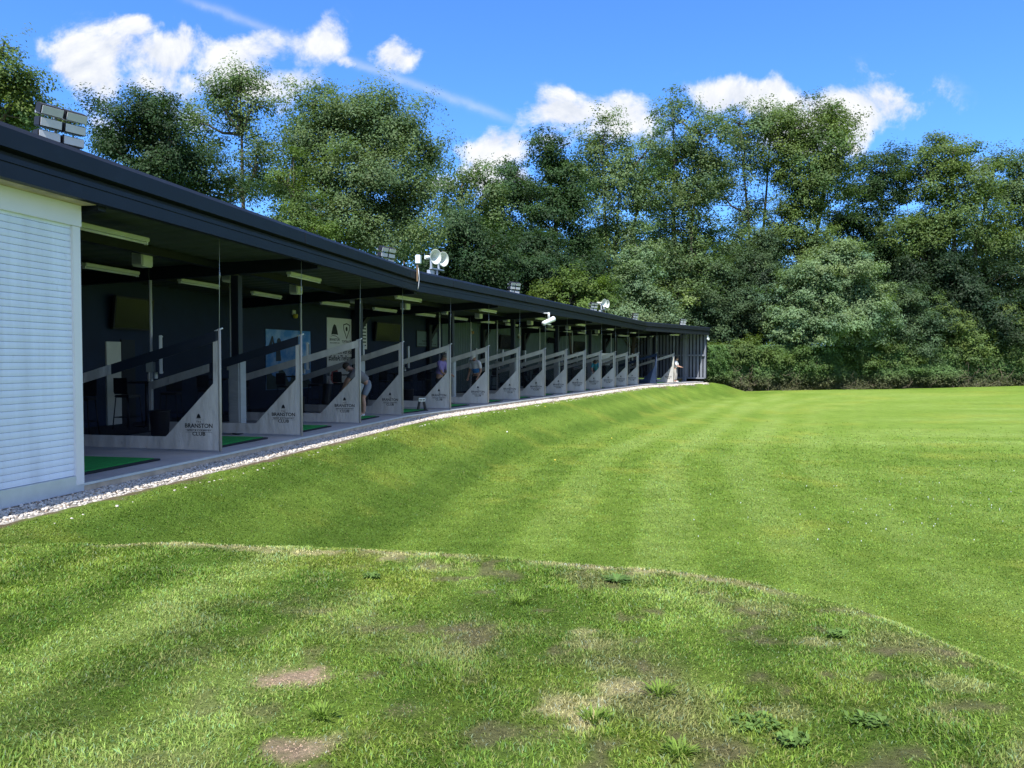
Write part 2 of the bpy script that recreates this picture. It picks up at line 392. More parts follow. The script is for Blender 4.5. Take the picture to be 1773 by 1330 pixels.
# door in the navy wall
def onwall(px, py, which='A'):
    d2, o = {'A': (dA, S0+nA*DEPTH), 'B': (dB, K1+nB*DEPTH), 'C': (dC, KE+nC*DEPTH)}[which]
    n_ = nrm(d2); r = ray(px, py); t = (o.x*n_.x+o.y*n_.y)/(r[0]*n_.x+r[1]*n_.y)
    return Vector((r[0]*t, r[1]*t, CAM[2]+r[2]*t))
def wallslab(px0, px1, z0, z1, which, th=.03, off=.004):
    """corners on the wall for a flat board between two picture columns; returns (centre, half-along, n) """
    a = onwall(px0, 600, which); b = onwall(px1, 600, which); d2 = {'A': dA, 'B': dB, 'C': dC}[which]; n_ = nrm(d2)
    c = (a+b)/2; h = (b-a).length/2
    c = Vector((c.x-n_.x*(off+th/2), c.y-n_.y*(off+th/2), (z0+z1)/2))
    return c, h, d2, n_
c, h, d2, n_ = wallslab(182, 207, 0, 2.05, 'A')
mb = MB().obox((c.x, c.y, 1.0), (d2.x*h, d2.y*h, 0), (n_.x*.02, n_.y*.02, 0), (0, 0, 1.0)); dr = part(mb, 'door', M['offwhite'])
mb = MB().obox((c.x+d2.x*(h+.25), c.y+d2.y*(h+.25), 1.03), (d2.x*.24, d2.y*.24, 0), (n_.x*.03, n_.y*.03, 0), (0, 0, 1.03)); mb.build('door_leaf', M['black'], bld)
# ------------------------------------------------------------------ lettering
def text_mesh(name, body, size, width=None):
    cu = bpy.data.curves.new(name, 'FONT'); cu.body = body; cu.size = size; cu.align_x = 'CENTER'; cu.align_y = 'BOTTOM'; cu.extrude = .0006; cu.offset = size*.022; cu.resolution_u = 3
    o = bpy.data.objects.new(name, cu); COL.objects.link(o)
    dg = bpy.context.evaluated_depsgraph_get(); me = bpy.data.meshes.new_from_object(o.evaluated_get(dg))
    bpy.data.objects.remove(o); bpy.data.curves.remove(cu)
    vs = [v.co.copy() for v in me.vertices]; fs = [tuple(p.vertices) for p in me.polygons]; bpy.data.meshes.remove(me)
    if width:
        w = max(v.x for v in vs)-min(v.x for v in vs); s = width/w
        for v in vs: v.x *= s
    return vs, fs
def put_text(mb, body, size, c, xd, nd, width=None, zs=1.0):
    vs, fs = text_mesh('lettering', body, size, width); c, xd, nd = Vector(c), Vector(xd), Vector(nd)
    mb.add([c+xd*v.x+Vector((0, 0, v.y*zs))+nd*v.z for v in vs], fs)
def serif_word(mb, body, size, c, xd, nd, width, zs):
    put_text(mb, body, size, c, xd, nd, width, zs)
def bell(mb, c, s, xd, nd):
    c, xd, nd = Vector(c), Vector(xd), Vector(nd)
    pts = [(-.5, 0), (-.2, .04), (0, .03), (.2, .04), (.5, 0), (.42, .3), (.3, .62), (.16, .85), (0, .93), (-.16, .85), (-.3, .62), (-.42, .3)]
    mb.prism([c+xd*(a*s)+Vector((0, 0, b*s)) for a, b in pts], nd*.0012)
    sw = [(-.6, -.16), (-.2, -.1), (.2, -.14), (.7, -.36), (.7, -.32), (.2, -.09), (-.2, -.05), (-.6, -.13)]
    mb.prism([c+xd*(a*s)+Vector((0, 0, b*s)) for a, b in sw], nd*.0012)
# ------------------------------------------------------------------ bay dividers
TOP0, SL = 2.05, .277
def topz(u): return TOP0-SL*u
PL = 3.5
def quadprism(mb, pts, y0=-.011, y1=.011):
    mb.prism([(u, y0, z) for u, z in pts], (0, y1-y0, 0))
def divider(kind):
    root = bpy.data.objects.new('bay_divider', None); COL.objects.link(root); root.empty_display_size = .2
    main = M['canvas_blue'] if kind == 'blue' else M['canvas']
    mb = MB()
    quadprism(mb, [(0, .035), (PL, .05), (PL, .25), (1.0, .25), (0, .25)])
    quadprism(mb, [(0, .25), (1.0, .25), (.09, 1.16), (0, 1.16)])
    quadprism(mb, [(0, 1.16), (.09, 1.16), (.085, topz(.085)-.17), (0, topz(0)-.17)])
    quadprism(mb, [(PL-.07, .25), (PL, .25), (PL, topz(PL)-.17), (PL-.07, topz(PL-.07)-.17)])
    mb.build('canvas', main, root)
    if kind == 'black':
        mb = MB(); quadprism(mb, [(.03, topz(.03)-.175), (2.05, topz(2.05)-.175), (2.05, topz(2.05)), (.03, topz(.03))]); mb.build('top_band', M['canvas_dark'], root)
        mb = MB(); quadprism(mb, [(2.05, topz(2.05)-.17), (PL, topz(PL)-.17), (PL, topz(PL)), (2.05, topz(2.05))]); mb.build('top_band', main, root)
    else:
        mb = MB(); quadprism(mb, [(0, topz(0)-.17), (PL, topz(PL)-.17), (PL, topz(PL)), (0, topz(0))]); mb.build('top_band', M['canvas_blue'] if kind == 'blue' else main, root)
    mb = MB()
    mb.add([(1.0, 0, .24), (PL-.06, 0, .24), (PL-.06, 0, topz(PL-.06)-.165), (.08, 0, topz(.08)-.165), (.08, 0, 1.16)], [(0, 1, 2, 3, 4)])
    mb.build('mesh_screen', M['net'], root, fixn=False)
    mb = MB(); mb.tube([(-.03, 0, .02), (-.03, 0, 2.08)], .024, 8); mb.build('front_edge', M['canvas_blue'] if kind == 'blue' else M['edge'], root)
    mb = MB(); mb.tube([(-.09, 0, 2.085), (.06, 0, 2.04)], .014, 6); mb.build('batten_end', M['pole'], root)
    mb = MB(); mb.tube([(-.03, 0, 2.08), (-.07, 0.03, 3.68)], .0055, 5); mb.tube([(-.054, .018, 2.92), (-.058, .02, 3.02)], .014, 6); mb.build('hanging_wire', M['galv'], root)
    if kind != 'blue':
        mb = MB(); X = (-1, 0, 0); N = (0, 1, 0); y = .0114; u = .37
        bell(mb, (u-.0, y, .572), .082, X, N)
        put_text(mb, 'T H E', .045, (u, y, .487), X, N, .09)
        serif_word(mb, 'BRANSTON', .10, (u, y, .392), X, N, .52, 1.0)
        mb.prism([(u+.25, y, .378), (u-.25, y, .378), (u-.25, y, .382), (u+.25, y, .382)], (0, .001, 0))
        put_text(mb, 'GOLF & COUNTRY', .037, (u, y, .346), X, N, .46)
        mb.prism([(u+.25, y, .332), (u-.25, y, .332), (u-.25, y, .336), (u+.25, y, .336)], (0, .001, 0))
        put_text(mb, 'CLUB', .088, (u, y, .262), X, N, .245)
        # small serifs on the big capitals
        mb.build('club_logo', M['ink'], root, fixn=False)
    return root
protos = {'grey': divider('grey'), 'black': divider('black'), 'blue': divider('blue')}
used = set()
DL = {1: 'first grey divider with club lettering, largest and nearest the white shutter, dark top band', 2: 'second grey divider from the white shutter, dark top band, beside the padded post',
      3: 'third divider from the shutter, in front of the golfer in dark grey shirt', 4: 'fourth divider from the shutter, at the bend in the roof',
      5: 'fifth divider from the shutter, in front of the golfer in purple polo', 6: 'sixth divider from the shutter, in front of the golfer in white cap',
      12: 'twelfth divider from the shutter, in front of the golfer in teal shirt', 15: 'plain dark blue divider without lettering near the far end wall',
      16: 'last grey divider beside the golfer in white shirt at the far end wall'}
for k in range(1, 17):
    kind = 'black' if k in (1, 2) else 'blue' if k == 15 else 'grey'
    o = protos[kind] if kind not in used else copy_tree(protos[kind]); used.add(kind)
    p, d = DV[k]; p = p+nrm(d)*.12
    o.location = (p.x, p.y, 0); o.rotation_euler = (0, 0, yaw(d)+random.uniform(-.012, .012))
    tag(o, DL.get(k, ORD[k]+' grey canvas bay divider with club lettering counted from the white shutter'), 'divider', 'canvas dividers between the hitting bays')
# ------------------------------------------------------------------ bay furniture
def mk(name): 
    o = bpy.data.objects.new(name, None); COL.objects.link(o); o.empty_display_size = .2; return o
def lbox(x0, x1, y0, y1, z0, z1): return MB().box(x0, x1, y0, y1, z0, z1)
# hitting mat
hm = mk('hitting_mat')
mb = MB(); mb.box(0, 1.6, 0, 1.65, .003, .03); mb.build('rubber_base', M['rubber'], hm, bevel=.012)
lbox(.09, 1.51, .06, 1.59, .031, .042).build('turf', M['mat'], hm)
def place(root, k, f, n, lab, cat, grp, first, z=0, turn=0):
    o = root if first else copy_tree(root)
    p = bay(k, f, n); d = DV[k][1]
    o.location = (p.x, p.y, z); o.rotation_euler = (0, 0, yaw(d)+turn); tag(o, lab, cat, grp); return o
for k in range(0, 17):
    f = 2.2 if k == 0 else 2.25
    lab = 'green hitting mat with black rim beside the white shutter, cut off by it' if k == 0 else 'green hitting mat with black rim just past the %s divider from the shutter' % ORD[k]
    place(hm, k, f, .46, lab, 'golf mat', 'green hitting mats in the bays', k == 0)
# console: pole with box and upright screen
cs = mk('bay_console')
mb = MB(); mb.tube([(0, 0, .0), (0, 0, 3.5)], .032, 10); mb.build('pole', M['pole'], cs)
lbox(-.07, .09, -.05, .07, 1.3, 1.52).build('control_box', M['offwhite'], cs, bevel=.01)
o = lbox(-.032, .032, -.27, .27, -.405, .405).build('screen_housing', M['pole'], cs, bevel=.01); o.location = (-.24, 0, 1.675); o.rotation_euler = (0, 0, .6)
o = lbox(-.038, -.033, -.24, .24, -.365, .365).build('screen', M['glass'], cs); o.location = (-.24, 0, 1.675); o.rotation_euler = (0, 0, .6)
lbox(-.2, -.034, -.03, .03, 1.55, 1.6).build('bracket', M['steel'], cs)
lbox(-.12, -.075, -.05, .04, 1.16, 1.3).build('card_reader', M['white'], cs, bevel=.006)
for i, k in enumerate(range(2, 17)):
    lab = 'white pole with screen behind the rear end of the %s divider from the shutter' % ORD[k]
    place(cs, k, .12, 3.62, lab, 'console', 'screen poles behind the dividers', i == 0)
# ball bin
bb = mk('ball_bin')
mb = MB(); mb.lathe((0, 0, 0), (0, 0, 1), [(.0, .002), (.15, .002), (.17, .03), (.2, .5), (.215, .52), (.2, .53), (.18, .5), (.15, .1), (0, .1)], 18); mb.build('tub', M['black'], bb)
lbox(-.1, .1, -.245, -.2, .32, .36).build('handle', M['rubber'], bb)
for i, k in enumerate(range(1, 17)):
    place(bb, k, 2.3, 2.92, 'round black ball bin on the bay floor seen behind the %s divider' % ORD[k], 'bin', 'black ball bins in the bays', i == 0)
# tube lights
tl = mk('tube_light')
lbox(-.06, .06, -.75, .75, -.07, -.004).build('housing', M['offwhite'], tl, bevel=.01)
mb = MB(); mb.tube([(0, -.72, -.09), (0, .72, -.09)], .019, 8); mb.build('tube', M['white'], tl)
for s in (-.735, .735): lbox(-.03, .03, s-.012, s+.012, -.115, -.06).build('end_cap', M['white'], tl)
first = True
for k in range(0, 17):
    for n_, row in ((.85, 'front'), (3.5, 'rear')):
        if row == 'front' and k % 2: continue
        lab = '%s fluorescent tube light on the ceiling %s' % (row, 'of the bay beside the white shutter' if k == 0 else 'just past the %s divider from the shutter' % ORD[k])
        place(tl, k, 1.7, n_, lab, 'ceiling light', 'fluorescent lights under the roof', first, zc(n_)-.16); first = False
# hanging rods between light and ceiling come as part of the housing (short stems)
heater = mk('ceiling_box')
lbox(-.12, .12, -.15, .15, -.32, -.05).build('case', M['offwhite'], heater, bevel=.02)
lbox(-.03, .03, -.03, .03, -.05, .0).build('stem', M['steel'], heater)
lbox(-.09, .09, .152, .158, -.28, -.1).build('front_grille', M['galv'], heater)
first = True
for k in range(1, 17):
    if k in (15,): continue
    place(heater, k, .95, 2.25, 'pale box unit hung from the ceiling just past the %s divider' % ORD[k], 'ceiling unit', 'box units under the ceiling', first, zc(2.25)-.0); first = False
# stools and tables
stl = mk('bar_stool')
lbox(-.2, .2, -.2, .2, .72, .78).build('seat', M['black'], stl, bevel=.02)
mb = MB().obox((.21, 0, .98), (.015, 0, .03), (0, .19, 0), (0, 0, .16)); mb.build('backrest', M['black'], stl, bevel=.01)
for sx in (-1, 1):
    for sy in (-1, 1):
        mb = MB(); mb.tube([(sx*.22, sy*.22, .013), (sx*.17, sy*.17, .72)], .014, 6); mb.build('leg', M['steel'], stl)
mb = MB(); mb.tube([(.2, .2, .28), (-.2, .2, .28), (-.2, -.2, .28), (.2, -.2, .28), (.2, .2, .28)], .01, 6); mb.build('footrest', M['steel'], stl)
tb = mk('high_table')
lbox(-.35, .35, -.35, .35, 1.02, 1.06).build('tabletop', M['black'], tb, bevel=.008)
mb = MB(); mb.tube([(0, 0, .04), (0, 0, 1.02)], .035, 10); mb.build('pedestal', M['steel'], tb)
mb = MB(); mb.lathe((0, 0, .012), (0, 0, 1), [(0, 0), (.26, 0), (.26, .015), (.04, .035), (0, .035)], 16); mb.build('base', M['steel'], tb)
first = True
for k in (1, 2, 3, 4, 5, 6, 7, 9, 11):
    place(tb, k, 1.45, 4.75, 'black high table against the back wall past the %s divider' % ORD[k], 'table', 'high tables behind the bays', first); 
    place(stl, k, .75, 4.7, 'dark bar stool on the shutter side of the table past the %s divider' % ORD[k], 'bar stool', 'bar stools behind the bays', first, 0, 1.5)
    place(stl, k, 2.15, 4.6, 'dark bar stool on the far side of the table past the %s divider' % ORD[k], 'bar stool', 'bar stools behind the bays', False, 0, -1.3); first = False
# water bottle on a table
p = bay(2, 1.35, 4.6); mb = MB(); mb.lathe((p.x, p.y, 1.0605), (0, 0, 1), [(0, 0), (.036, 0), (.036, .16), (.014, .2), (.014, .23), (0, .23)], 12); bt = mb.build('drink_bottle', M['card_white'])
tag(bt, 'pale drinks bottle standing on the black table past the second divider', 'bottle')
# televisions on the wall
def tv(px0, px1, z0, z1, which, lab):
    c, h, d2, n_ = wallslab(px0, px1, z0, z1, which, .09, .12)
    r = empty('wall_television', (c.x, c.y, c.z), math.atan2(n_.y, n_.x), lab, 'television', 'televisions on the back wall')
    hz = (z1-z0)/2
    t = MB().box(-.04, .04, -h, h, -hz, hz); b = t.build('bezel', M['black'], r, bevel=.008); b.rotation_euler = (0, -.12, 0)
    s = MB().box(-.046, -.042, -h+.04, h-.04, -hz+.04, hz-.04).build('screen', M['glass'], r); s.rotation_euler = (0, -.12, 0)
    MB().box(.02, .165, -.12, .12, -.1, .1).build('wall_bracket', M['steel'], r)
    return r
tv(186, 254, 2.3, 3.1, 'A', 'large black television on the navy wall nearest the white shutter')
tv(644, 686, 2.34, 3.1, 'B', 'black television on the navy wall between the white poster and the logo sign')
tv(861, 881, 2.2, 3.0, 'B', 'television on the grey wall past the sixth divider')
tv(990, 1009, 2.1, 2.9, 'C', 'television on the grey wall past the ninth divider')
tv(946, 956, 2.7, 3.08, 'B', 'small black television on the grey wall between two larger ones')
# posters
def sky_card():
    k = NT('poster_sky'); g = k.n('ShaderNodeTexCoord')
    nz = k.n('ShaderNodeTexNoise', {'Vector': g.outputs['Object'], 'Scale': 1.6, 'Detail': 6.0, 'Roughness': .6})
    cr = k.n('ShaderNodeValToRGB', {0: nz.outputs['Fac']}); e = cr.color_ramp.elements
    e[0].position = .42; e[0].color = (.03, .22, .62, 1); e[1].position = .72; e[1].color = (.4, .58, .8, 1)
    k.l(cr.outputs[0], k.b.inputs['Base Color']); k.b.inputs['Roughness'].default_value = .4; return k.m
M['card_sky'] = sky_card()
M['print_dark'] = mat('print_dark', (.012, .022, .03), .5, .3, 6)
M['print_mid'] = mat('print_green', (.03, .06, .055), .5, .3, 6)
M['print_red'] = mat('print_red', (.4, .07, .05), .5, .15, 6)
def board(name, px0, px1, z0, z1, which, m, lab, cat, frame=None):
    c, h, d2, n_ = wallslab(px0, px1, z0, z1, which, .03, .006)
    # local: +X runs along the wall away from the shutter side, seen left to right; -Y faces the bay
    rz = math.atan2(d2.y, d2.x)
    r = empty(name, (c.x, c.y, c.z), rz, lab, cat)
    hz = (z1-z0)/2
    MB().box(-h, h, -.015, .015, -hz, hz).build('panel', m, r)
    if frame:
        f = MB(); w = .05
        f.box(-h-w, h+w, -.02, .012, hz+.001, hz+w); f.box(-h-w, h+w, -.02, .012, -hz-w, -hz-.001); f.box(-h-w, -h-.001, -.02, .012, -hz, hz); f.box(h+.001, h+w, -.02, .012, -hz, hz)
        f.build('frame', frame, r)
    return r, h, hz
r, h, hz = board('picture_board', 459, 536, .6, 2.57, 'B', M['card_sky'], 'blue sky picture board on the navy wall showing a golfer raising a trophy over trees', 'picture')
def blob(mb, pts, y=-.0165):
    mb.prism([(x, y, z) for x, z in pts], (0, .001, 0))
mb = MB()                                            # golfer silhouette with raised arms
gx = -h+.48*h*1.1
for x0, z0, x1, z1, w0, w1 in ((-.02, .52, .0, .05, .1, .13), (-.05, .48, -.24, .62, .05, .04), (.05, .5, .02, .62, .07, .06), (-.24, .6, -.3, .86, .04, .03), (-.3, .86, -.42, .5, .035, .08)):
    dx, dz = x1-x0, z1-z0; L = math.hypot(dx, dz); nx, nz_ = -dz/L, dx/L
    blob(mb, [(gx+x0+nx*w0, z0-.1+nz_*w0), (gx+x1+nx*w1, z1-.1+nz_*w1), (gx+x1-nx*w1, z1-.1-nz_*w1), (gx+x0-nx*w0, z0-.1-nz_*w0)], -.0165-.0006*len(mb.f)/6)
blob(mb, [(gx+.02+.1*math.cos(a), .6+.11*math.sin(a)) for a in [i*math.pi/6 for i in range(12)]], -.0215)
mb.build('printed_golfer', M['print_dark'], r)
mb = MB(); pts = [(-h+.01, -hz+.01), (h-.01, -hz+.01), (h-.01, -hz+.22)]
rr = random.Random(3)
for i in range(24): pts.append((h-.01-(i+1)*(2*h-.02)/25, -hz+.32+.16*math.sin(i*.9)+rr.uniform(-.06, .1)+(.2 if i > 12 else 0)))
pts.append((-h+.01, -hz+.5)); blob(mb, pts); mb.build('printed_trees', M['print_mid'], r)
r, h, hz = board('selfie_poster', 565, 611, .7, 3.12, 'B', M['card_white'], 'tall white selfie poster with two logos on the navy wall', 'poster')
mb = MB(); N = (0, -1, 0); X = (1, 0, 0); y = -.0155
bell(mb, (-h*.45, y, hz-.62), .42, X, N)
put_text(mb, 'BRANSTON', .12, (-h*.45, y, hz-.86), X, N, h*.72)
put_text(mb, 'GOLF & COUNTRY CLUB', .06, (-h*.45, y, hz-.95), X, N, h*.7)
mb.build('club_logo', M['ink'], r, fixn=False); mb = MB()
sp = [(-.22, .2), (0, .26), (.22, .2), (.2, 0), (.08, -.2), (0, -.36), (-.08, -.2), (-.2, 0)]
si = [(a*.8, b*.8+.01) for a, b in sp]
cx, cz = h*.45, hz-.42
n8 = len(sp)
mb.add([(cx+a, y-.001, cz+b) for a, b in sp]+[(cx+a, y-.001, cz+b) for a, b in si], [(i, (i+1) % n8, n8+(i+1) % n8, n8+i) for i in range(n8)])
mb.add([(cx+.07*math.cos(i*.785), y-.001, cz+.04+.09*math.sin(i*.785)) for i in range(8)], [tuple(range(8))])
put_text(mb, 'TOPTRACER', .12, (cx, y, hz-.92), X, N, h*.74)
put_text(mb, 'RANGE', .10, (cx, y, hz-1.03), X, N, h*.42)
mb.build('shield_logo', M['ink'], r, fixn=False); mb = MB()
put_text(mb, 'Take a selfie with your', .16, (0, y, hz-1.36), X, N, h*1.8, 1.5)
put_text(mb, '#SelfieAtTheRange', .2, (0, y, hz-1.62), X, N, h*1.8, 1.4)
mb.build('slogan', M['ink'], r, fixn=False)
mb = MB(); blob(mb, [(-h*.45+.24*math.cos(a)*(1 if math.sin(a) > 0 else 1.2), -hz+.28+.3*math.sin(a)) for a in [i*math.pi/8 for i in range(16)]]); mb.build('printed_shirt', M['print_red'], r)
mb = MB(); blob(mb, [(h*.62+.12*math.cos(a), -hz+.62+.2*math.sin(a)) for a in [i*math.pi/8 for i in range(16)]]); mb.build('printed_head', M['print_dark'], r)
r, h, hz = board('logo_sign', 721, 756, 2.2, 2.86, 'B', M['wall_grey'], 'grey framed sign with bell logo on the dark wall behind the fourth divider', 'sign', M['steel'])
mb = MB(); bell(mb, (0, -.0155, .02), .25, X, N)
mb.build('club_logo', M['ink'], r, fixn=False); mb = MB()
put_text(mb, 'THE PRO SUITE', .12, (0, -.0155, -.17), X, N, h*1.05)
mb.build('sign_title', M['ink'], r, fixn=False); mb = MB()
put_text(mb, 'GOLF AND COUNTRY CLUB', .07, (0, -.0155, -.27), X, N, h*1.7)
mb.build('sign_lettering', M['ink'], r, fixn=False)
# blue banner board by the far end
p = bay(14, .95, 2.6); bn = empty('banner_board', (p.x, p.y, 0), yaw(dC)+math.pi/2, 'blue and white banner board on legs behind the fourteenth divider', 'banner')
MB().box(-.75, .75, -.015, .015, 1.25, 2.05).build('panel', M['card_white'], bn)
MB().box(-.73, .73, -.02, -.0155, 1.5, 1.95).build('printed_band', M['sh_blue'], bn)
for s in (-.65, .65): MB().box(s-.02, s+.02, -.012, .012, 0, 1.249).build('leg', M['steel'], bn)
# wall lamps, notice board, alarm
def wall_lamp(px, z, which, lab, lens):
    c, h, d2, n_ = wallslab(px-4, px+4, z-.1, z+.1, which, .1, .004)
    r = empty('wall_lamp', (c.x, c.y, c.z), math.atan2(n_.y, n_.x), lab, 'wall lamp', 'lamps on the back wall')
    MB().box(-.0, .05, -.09, .09, -.02, .14).build('housing', M['offwhite'], r, bevel=.01)
    mb = MB(); mb.lathe((-.04, 0, -.14), (0, 0, 1), [(0, 0), (.06, .01), (.085, .06), (.09, .13), (.06, .15), (0, .15)], 14); mb.build('lens', lens, r)
wall_lamp(235, 2.96, 'A', 'amber lensed lamp high on the navy wall above the first television', M['amber'])
wall_lamp(508, 3.12, 'B', 'small lamp with yellow lens on the navy wall above the blue picture', M['yellow'])
wall_lamp(815, 3.05, 'B', 'yellowish lamp on the grey wall behind the fifth divider', M['amber'])
wall_lamp(897, 3.0, 'B', 'amber lamp on the grey wall behind the seventh divider', M['amber'])
r, h, hz = board('notice_board', 621, 634, 2.0, 3.1, 'B', M['card_white'], 'narrow pale notice board right of the selfie poster', 'notice board')
mb = MB()
for i in range(7): mb.box(-h+.06, h-.06, -.0175, -.0155, hz-.2-i*.13, hz-.15-i*.13)
mb.build('printed_lines', M['print_mid'], r)
# practice gadget on legs in front of bay four
gd = empty('practice_gadget', (-2.78, 23.6, .0), .5, 'small white box on two black legs standing on the floor between fourth and fifth dividers', 'golf aid')
gd.scale = (.8,)*3
lbox(-.14, .14, -.06, .06, .36, .5).build('body', M['offwhite'], gd, bevel=.02)
for s in (-1, 1):
    mb = MB(); mb.prism([(s*.06, -.05, .36), (s*.12, -.05, .36), (s*.19, -.05, .042), (s*.11, -.05, .042)], (0, .1, 0)); mb.build('leg', M['black'], gd)
for s in (-.06, .06): lbox(s-.045, s+.045, -.064, -.0605, .41, .45).build('window', M['black'], gd)
# golf bag
gb = empty('golf_bag', (*bay(4, .5, 3.05), 0), .4, 'dark golf bag with red club covers standing behind the fourth divider', 'golf bag')
mb = MB(); mb.lathe((0, 0, 0), (.1, .05, 1), [(0, 0), (.13, 0), (.14, .1), (.125, .5), (.14, .85), (.12, .86), (0, .8)], 14); mb.build('bag', M['black'], gb)
for a, b, m in ((.12, .05, 'red'), (.16, .1, 'red'), (.06, .12, 'black'), (.1, -.0, 'galv'), (.05, .04, 'galv')):
    mb = MB(); mb.tube([(a*.8, b*.8, .7), (a*1.2, b*1.2, 1.12)], .007, 5); mb.lathe((a*1.2, b*1.2, 1.08), (.3, .1, 1), [(0, 0), (.03, .01), (.05, .08), (.035, .15), (0, .16)], 8); mb.build('club_cover', M[m], gb)
# ------------------------------------------------------------------ things on the roof
def roof_at(px, n, z):
    """the point on the line n metres behind the roof edge under picture column px"""
    for (o, e) in ((S0, K1), (K1, K2), (K2, KE)):
        d = (e-o).normalized(); q = o+nrm(d)*n; s = (px-886.5)/FPX
        t = (s*q.y-q.x)/(d.x-s*d.y)
        if -1e-6 <= t <= (e-o).length+.4: return q+d*t, d
    return KE, dC
fl = mk('flood_light')
for i in range(3):
    for j in range(2):
        yc = (j-.5)*-.36; z = .16+i*.185; tilt = (.05, .16, .42)[i]
        R = Matrix.Rotation(-tilt, 4, 'Y'); T = Matrix.Translation((-.05*i, yc, z)) @ R
        mb = MB().box(-.07, .1, -.165, .165, -.07, .07); hd = mb.build('lamp_head', M['black'], fl, bevel=.012); hd.matrix_local = T
        mb = MB().box(-.082, -.0705, -.15, .15, -.058, .058); dd = mb.build('diffuser', M['grille'], hd)
mb = MB(); 
for s in (-.0, ):
    mb.box(.09, .12, -.02, .02, -.16, .62)
mb.box(.07, .10, -.3, .3, .13, .17); mb.box(.07, .10, -.3, .3, .32, .36); mb.box(.07, .1, -.3, .3, .5, .54); mb.box(-.12, .14, -.3, .3, -.16, -.135)
mb.build('bracket', M['galv'], fl)
FLP = [(110, .06, 'nearest and largest floodlight cluster on the roof above the white shutter'), (668, .1, 'floodlight cluster on the roof left of the pair of horn speakers'), (889, .1, 'floodlight cluster on the roof between the two speaker poles, nearer the middle'),
       (1026, .1, 'floodlight cluster on the roof just left of the far horn speaker'), (1098, .1, 'floodlight cluster on the roof right of the far horn speaker'), (1181, .1, 'farthest floodlight cluster near the end of the roof')]
for i, (px, n_, lab) in enumerate(FLP):
    o = fl if i == 0 else copy_tree(fl)
    q, d = roof_at(px, n_, 0); z = 4.13 if i == 0 else 4.06
    o.location = (q.x, q.y, z-.02); o.rotation_euler = (0, 0, yaw(d)-.35); o.scale = (.8,)*3; tag(o, lab, 'floodlight', 'floodlight clusters on the roof edge')
sk = mk('horn_speaker')
mb = MB(); mb.tube([(0, 0, 0), (0, 0, .62)], .04, 10); mb.build('pole', M['galv'], sk)
MB().box(-.05, .05, -.38, .38, .56, .6).build('crossbar', M['galv'], sk)
MB().box(.05, .2, .05, .33, .3, .54).build('junction_box', M['galv'], sk, bevel=.01)
for yy, zz in ((.26, .98), (-.2, .95)):
    ax = Vector((-.95, .25, -.05)).normalized()
    mb = MB(); prof = [(.0, -.24), (.07, -.24), (.07, -.17), (.045, -.16), (.06, -.05), (.1, .05), (.17, .15), (.25, .22), (.26, .235), (.245, .23), (.16, .155), (.09, .05), (.05, -.05), (0, -.06)]
    mb.lathe((.05, yy, zz), ax, prof, 24); h_ = mb.build('horn', M['offwhite'], sk)
    mb = MB(); b0 = Vector((.05, yy, zz))+ax*-.27; mb.obox(b0, ax*.04, Vector((0, 0, 1)).cross(ax).normalized()*.07, (0, 0, .07)); mb.build('driver', M['offwhite'], h_, bevel=.01)
    MB().box(.02, .09, yy-.03, yy+.03, .6, zz-.06).build('bracket', M['galv'], sk, bevel=.005)
for i, (px, n_, lab, pm) in enumerate(((757, .7, 'pair of white horn loudspeakers on a grey pole, nearer one on the roof', None), (1045, 1.0, 'pair of white horn loudspeakers on a brown pole farther along the roof', 'wood'))):
    o = sk if i == 0 else copy_tree(sk)
    q, d = roof_at(px, n_, 0); o.location = (q.x, q.y, 3.95); o.rotation_euler = (0, 0, yaw(d)-.12); o.scale = (.92,)*3; tag(o, lab, 'loudspeaker', 'horn loudspeakers on the roof')
    if pm:
        o.location.z = 4.0
        for ch in o.children:
            if ch.name.startswith('pole'): ch.data = ch.data.copy(); ch.data.materials[0] = M[pm]
q, d = roof_at(723.5, -.47, 0)
am = empty('sensor_post', (q.x, q.y, 0), yaw(d), 'white sensor box on a weathered wooden post fixed to the fascia', 'sensor')
MB().box(-.012, .02, -.018, .018, 3.72, 4.2).build('wooden_post', M['wood'], am)
MB().box(-.09, .05, -.09, .05, 4.2, 4.44).build('sensor_box', M['white'], am, bevel=.015)
mb = MB(); mb.tube([(.0, -.04, 4.2), (-.035, -.045, 3.8), (-.02, -.03, 3.6), (-.01, .0, 3.5)], .012, 6); mb.build('cable', M['galv'], am)
# ball tracking camera under the fascia
q, d = roof_at(950, -.58, 0)
cm = empty('tracking_camera', (q.x, q.y, 3.5), yaw(d), 'white tubular camera housing hanging under the roof edge', 'camera')
for yy in (.08, -.1):
    mb = MB(); mb.tube([(.0, yy, 0), (.0, yy, -.36)], .022, 8); mb.box(-.02, .3, yy-.02, yy+.02, -.05, -.02); mb.build('hanger', M['white'], cm)
ax = Vector((-.35, -.82, .3)).normalized()
mb = MB(); mb.lathe((0, 0, -.45), ax, [(0, -.45), (.1, -.45), (.115, -.4), (.115, -.05), (.125, -.04), (.125, .33), (.14, .34), (.14, .4), (.11, .4), (.1, .34), (0, .34)], 18); mb.build('housing', M['white'], cm)
mb = MB(); mb.lathe((0, 0, -.45), ax, [(0, .345), (.07, .345), (.07, .37), (0, .375)], 14); mb.build('lens', M['black'], cm)
MB().box(-.05, .05, -.25, .1, -.66, -.6).build('mount', M['offwhite'], cm, bevel=.01)
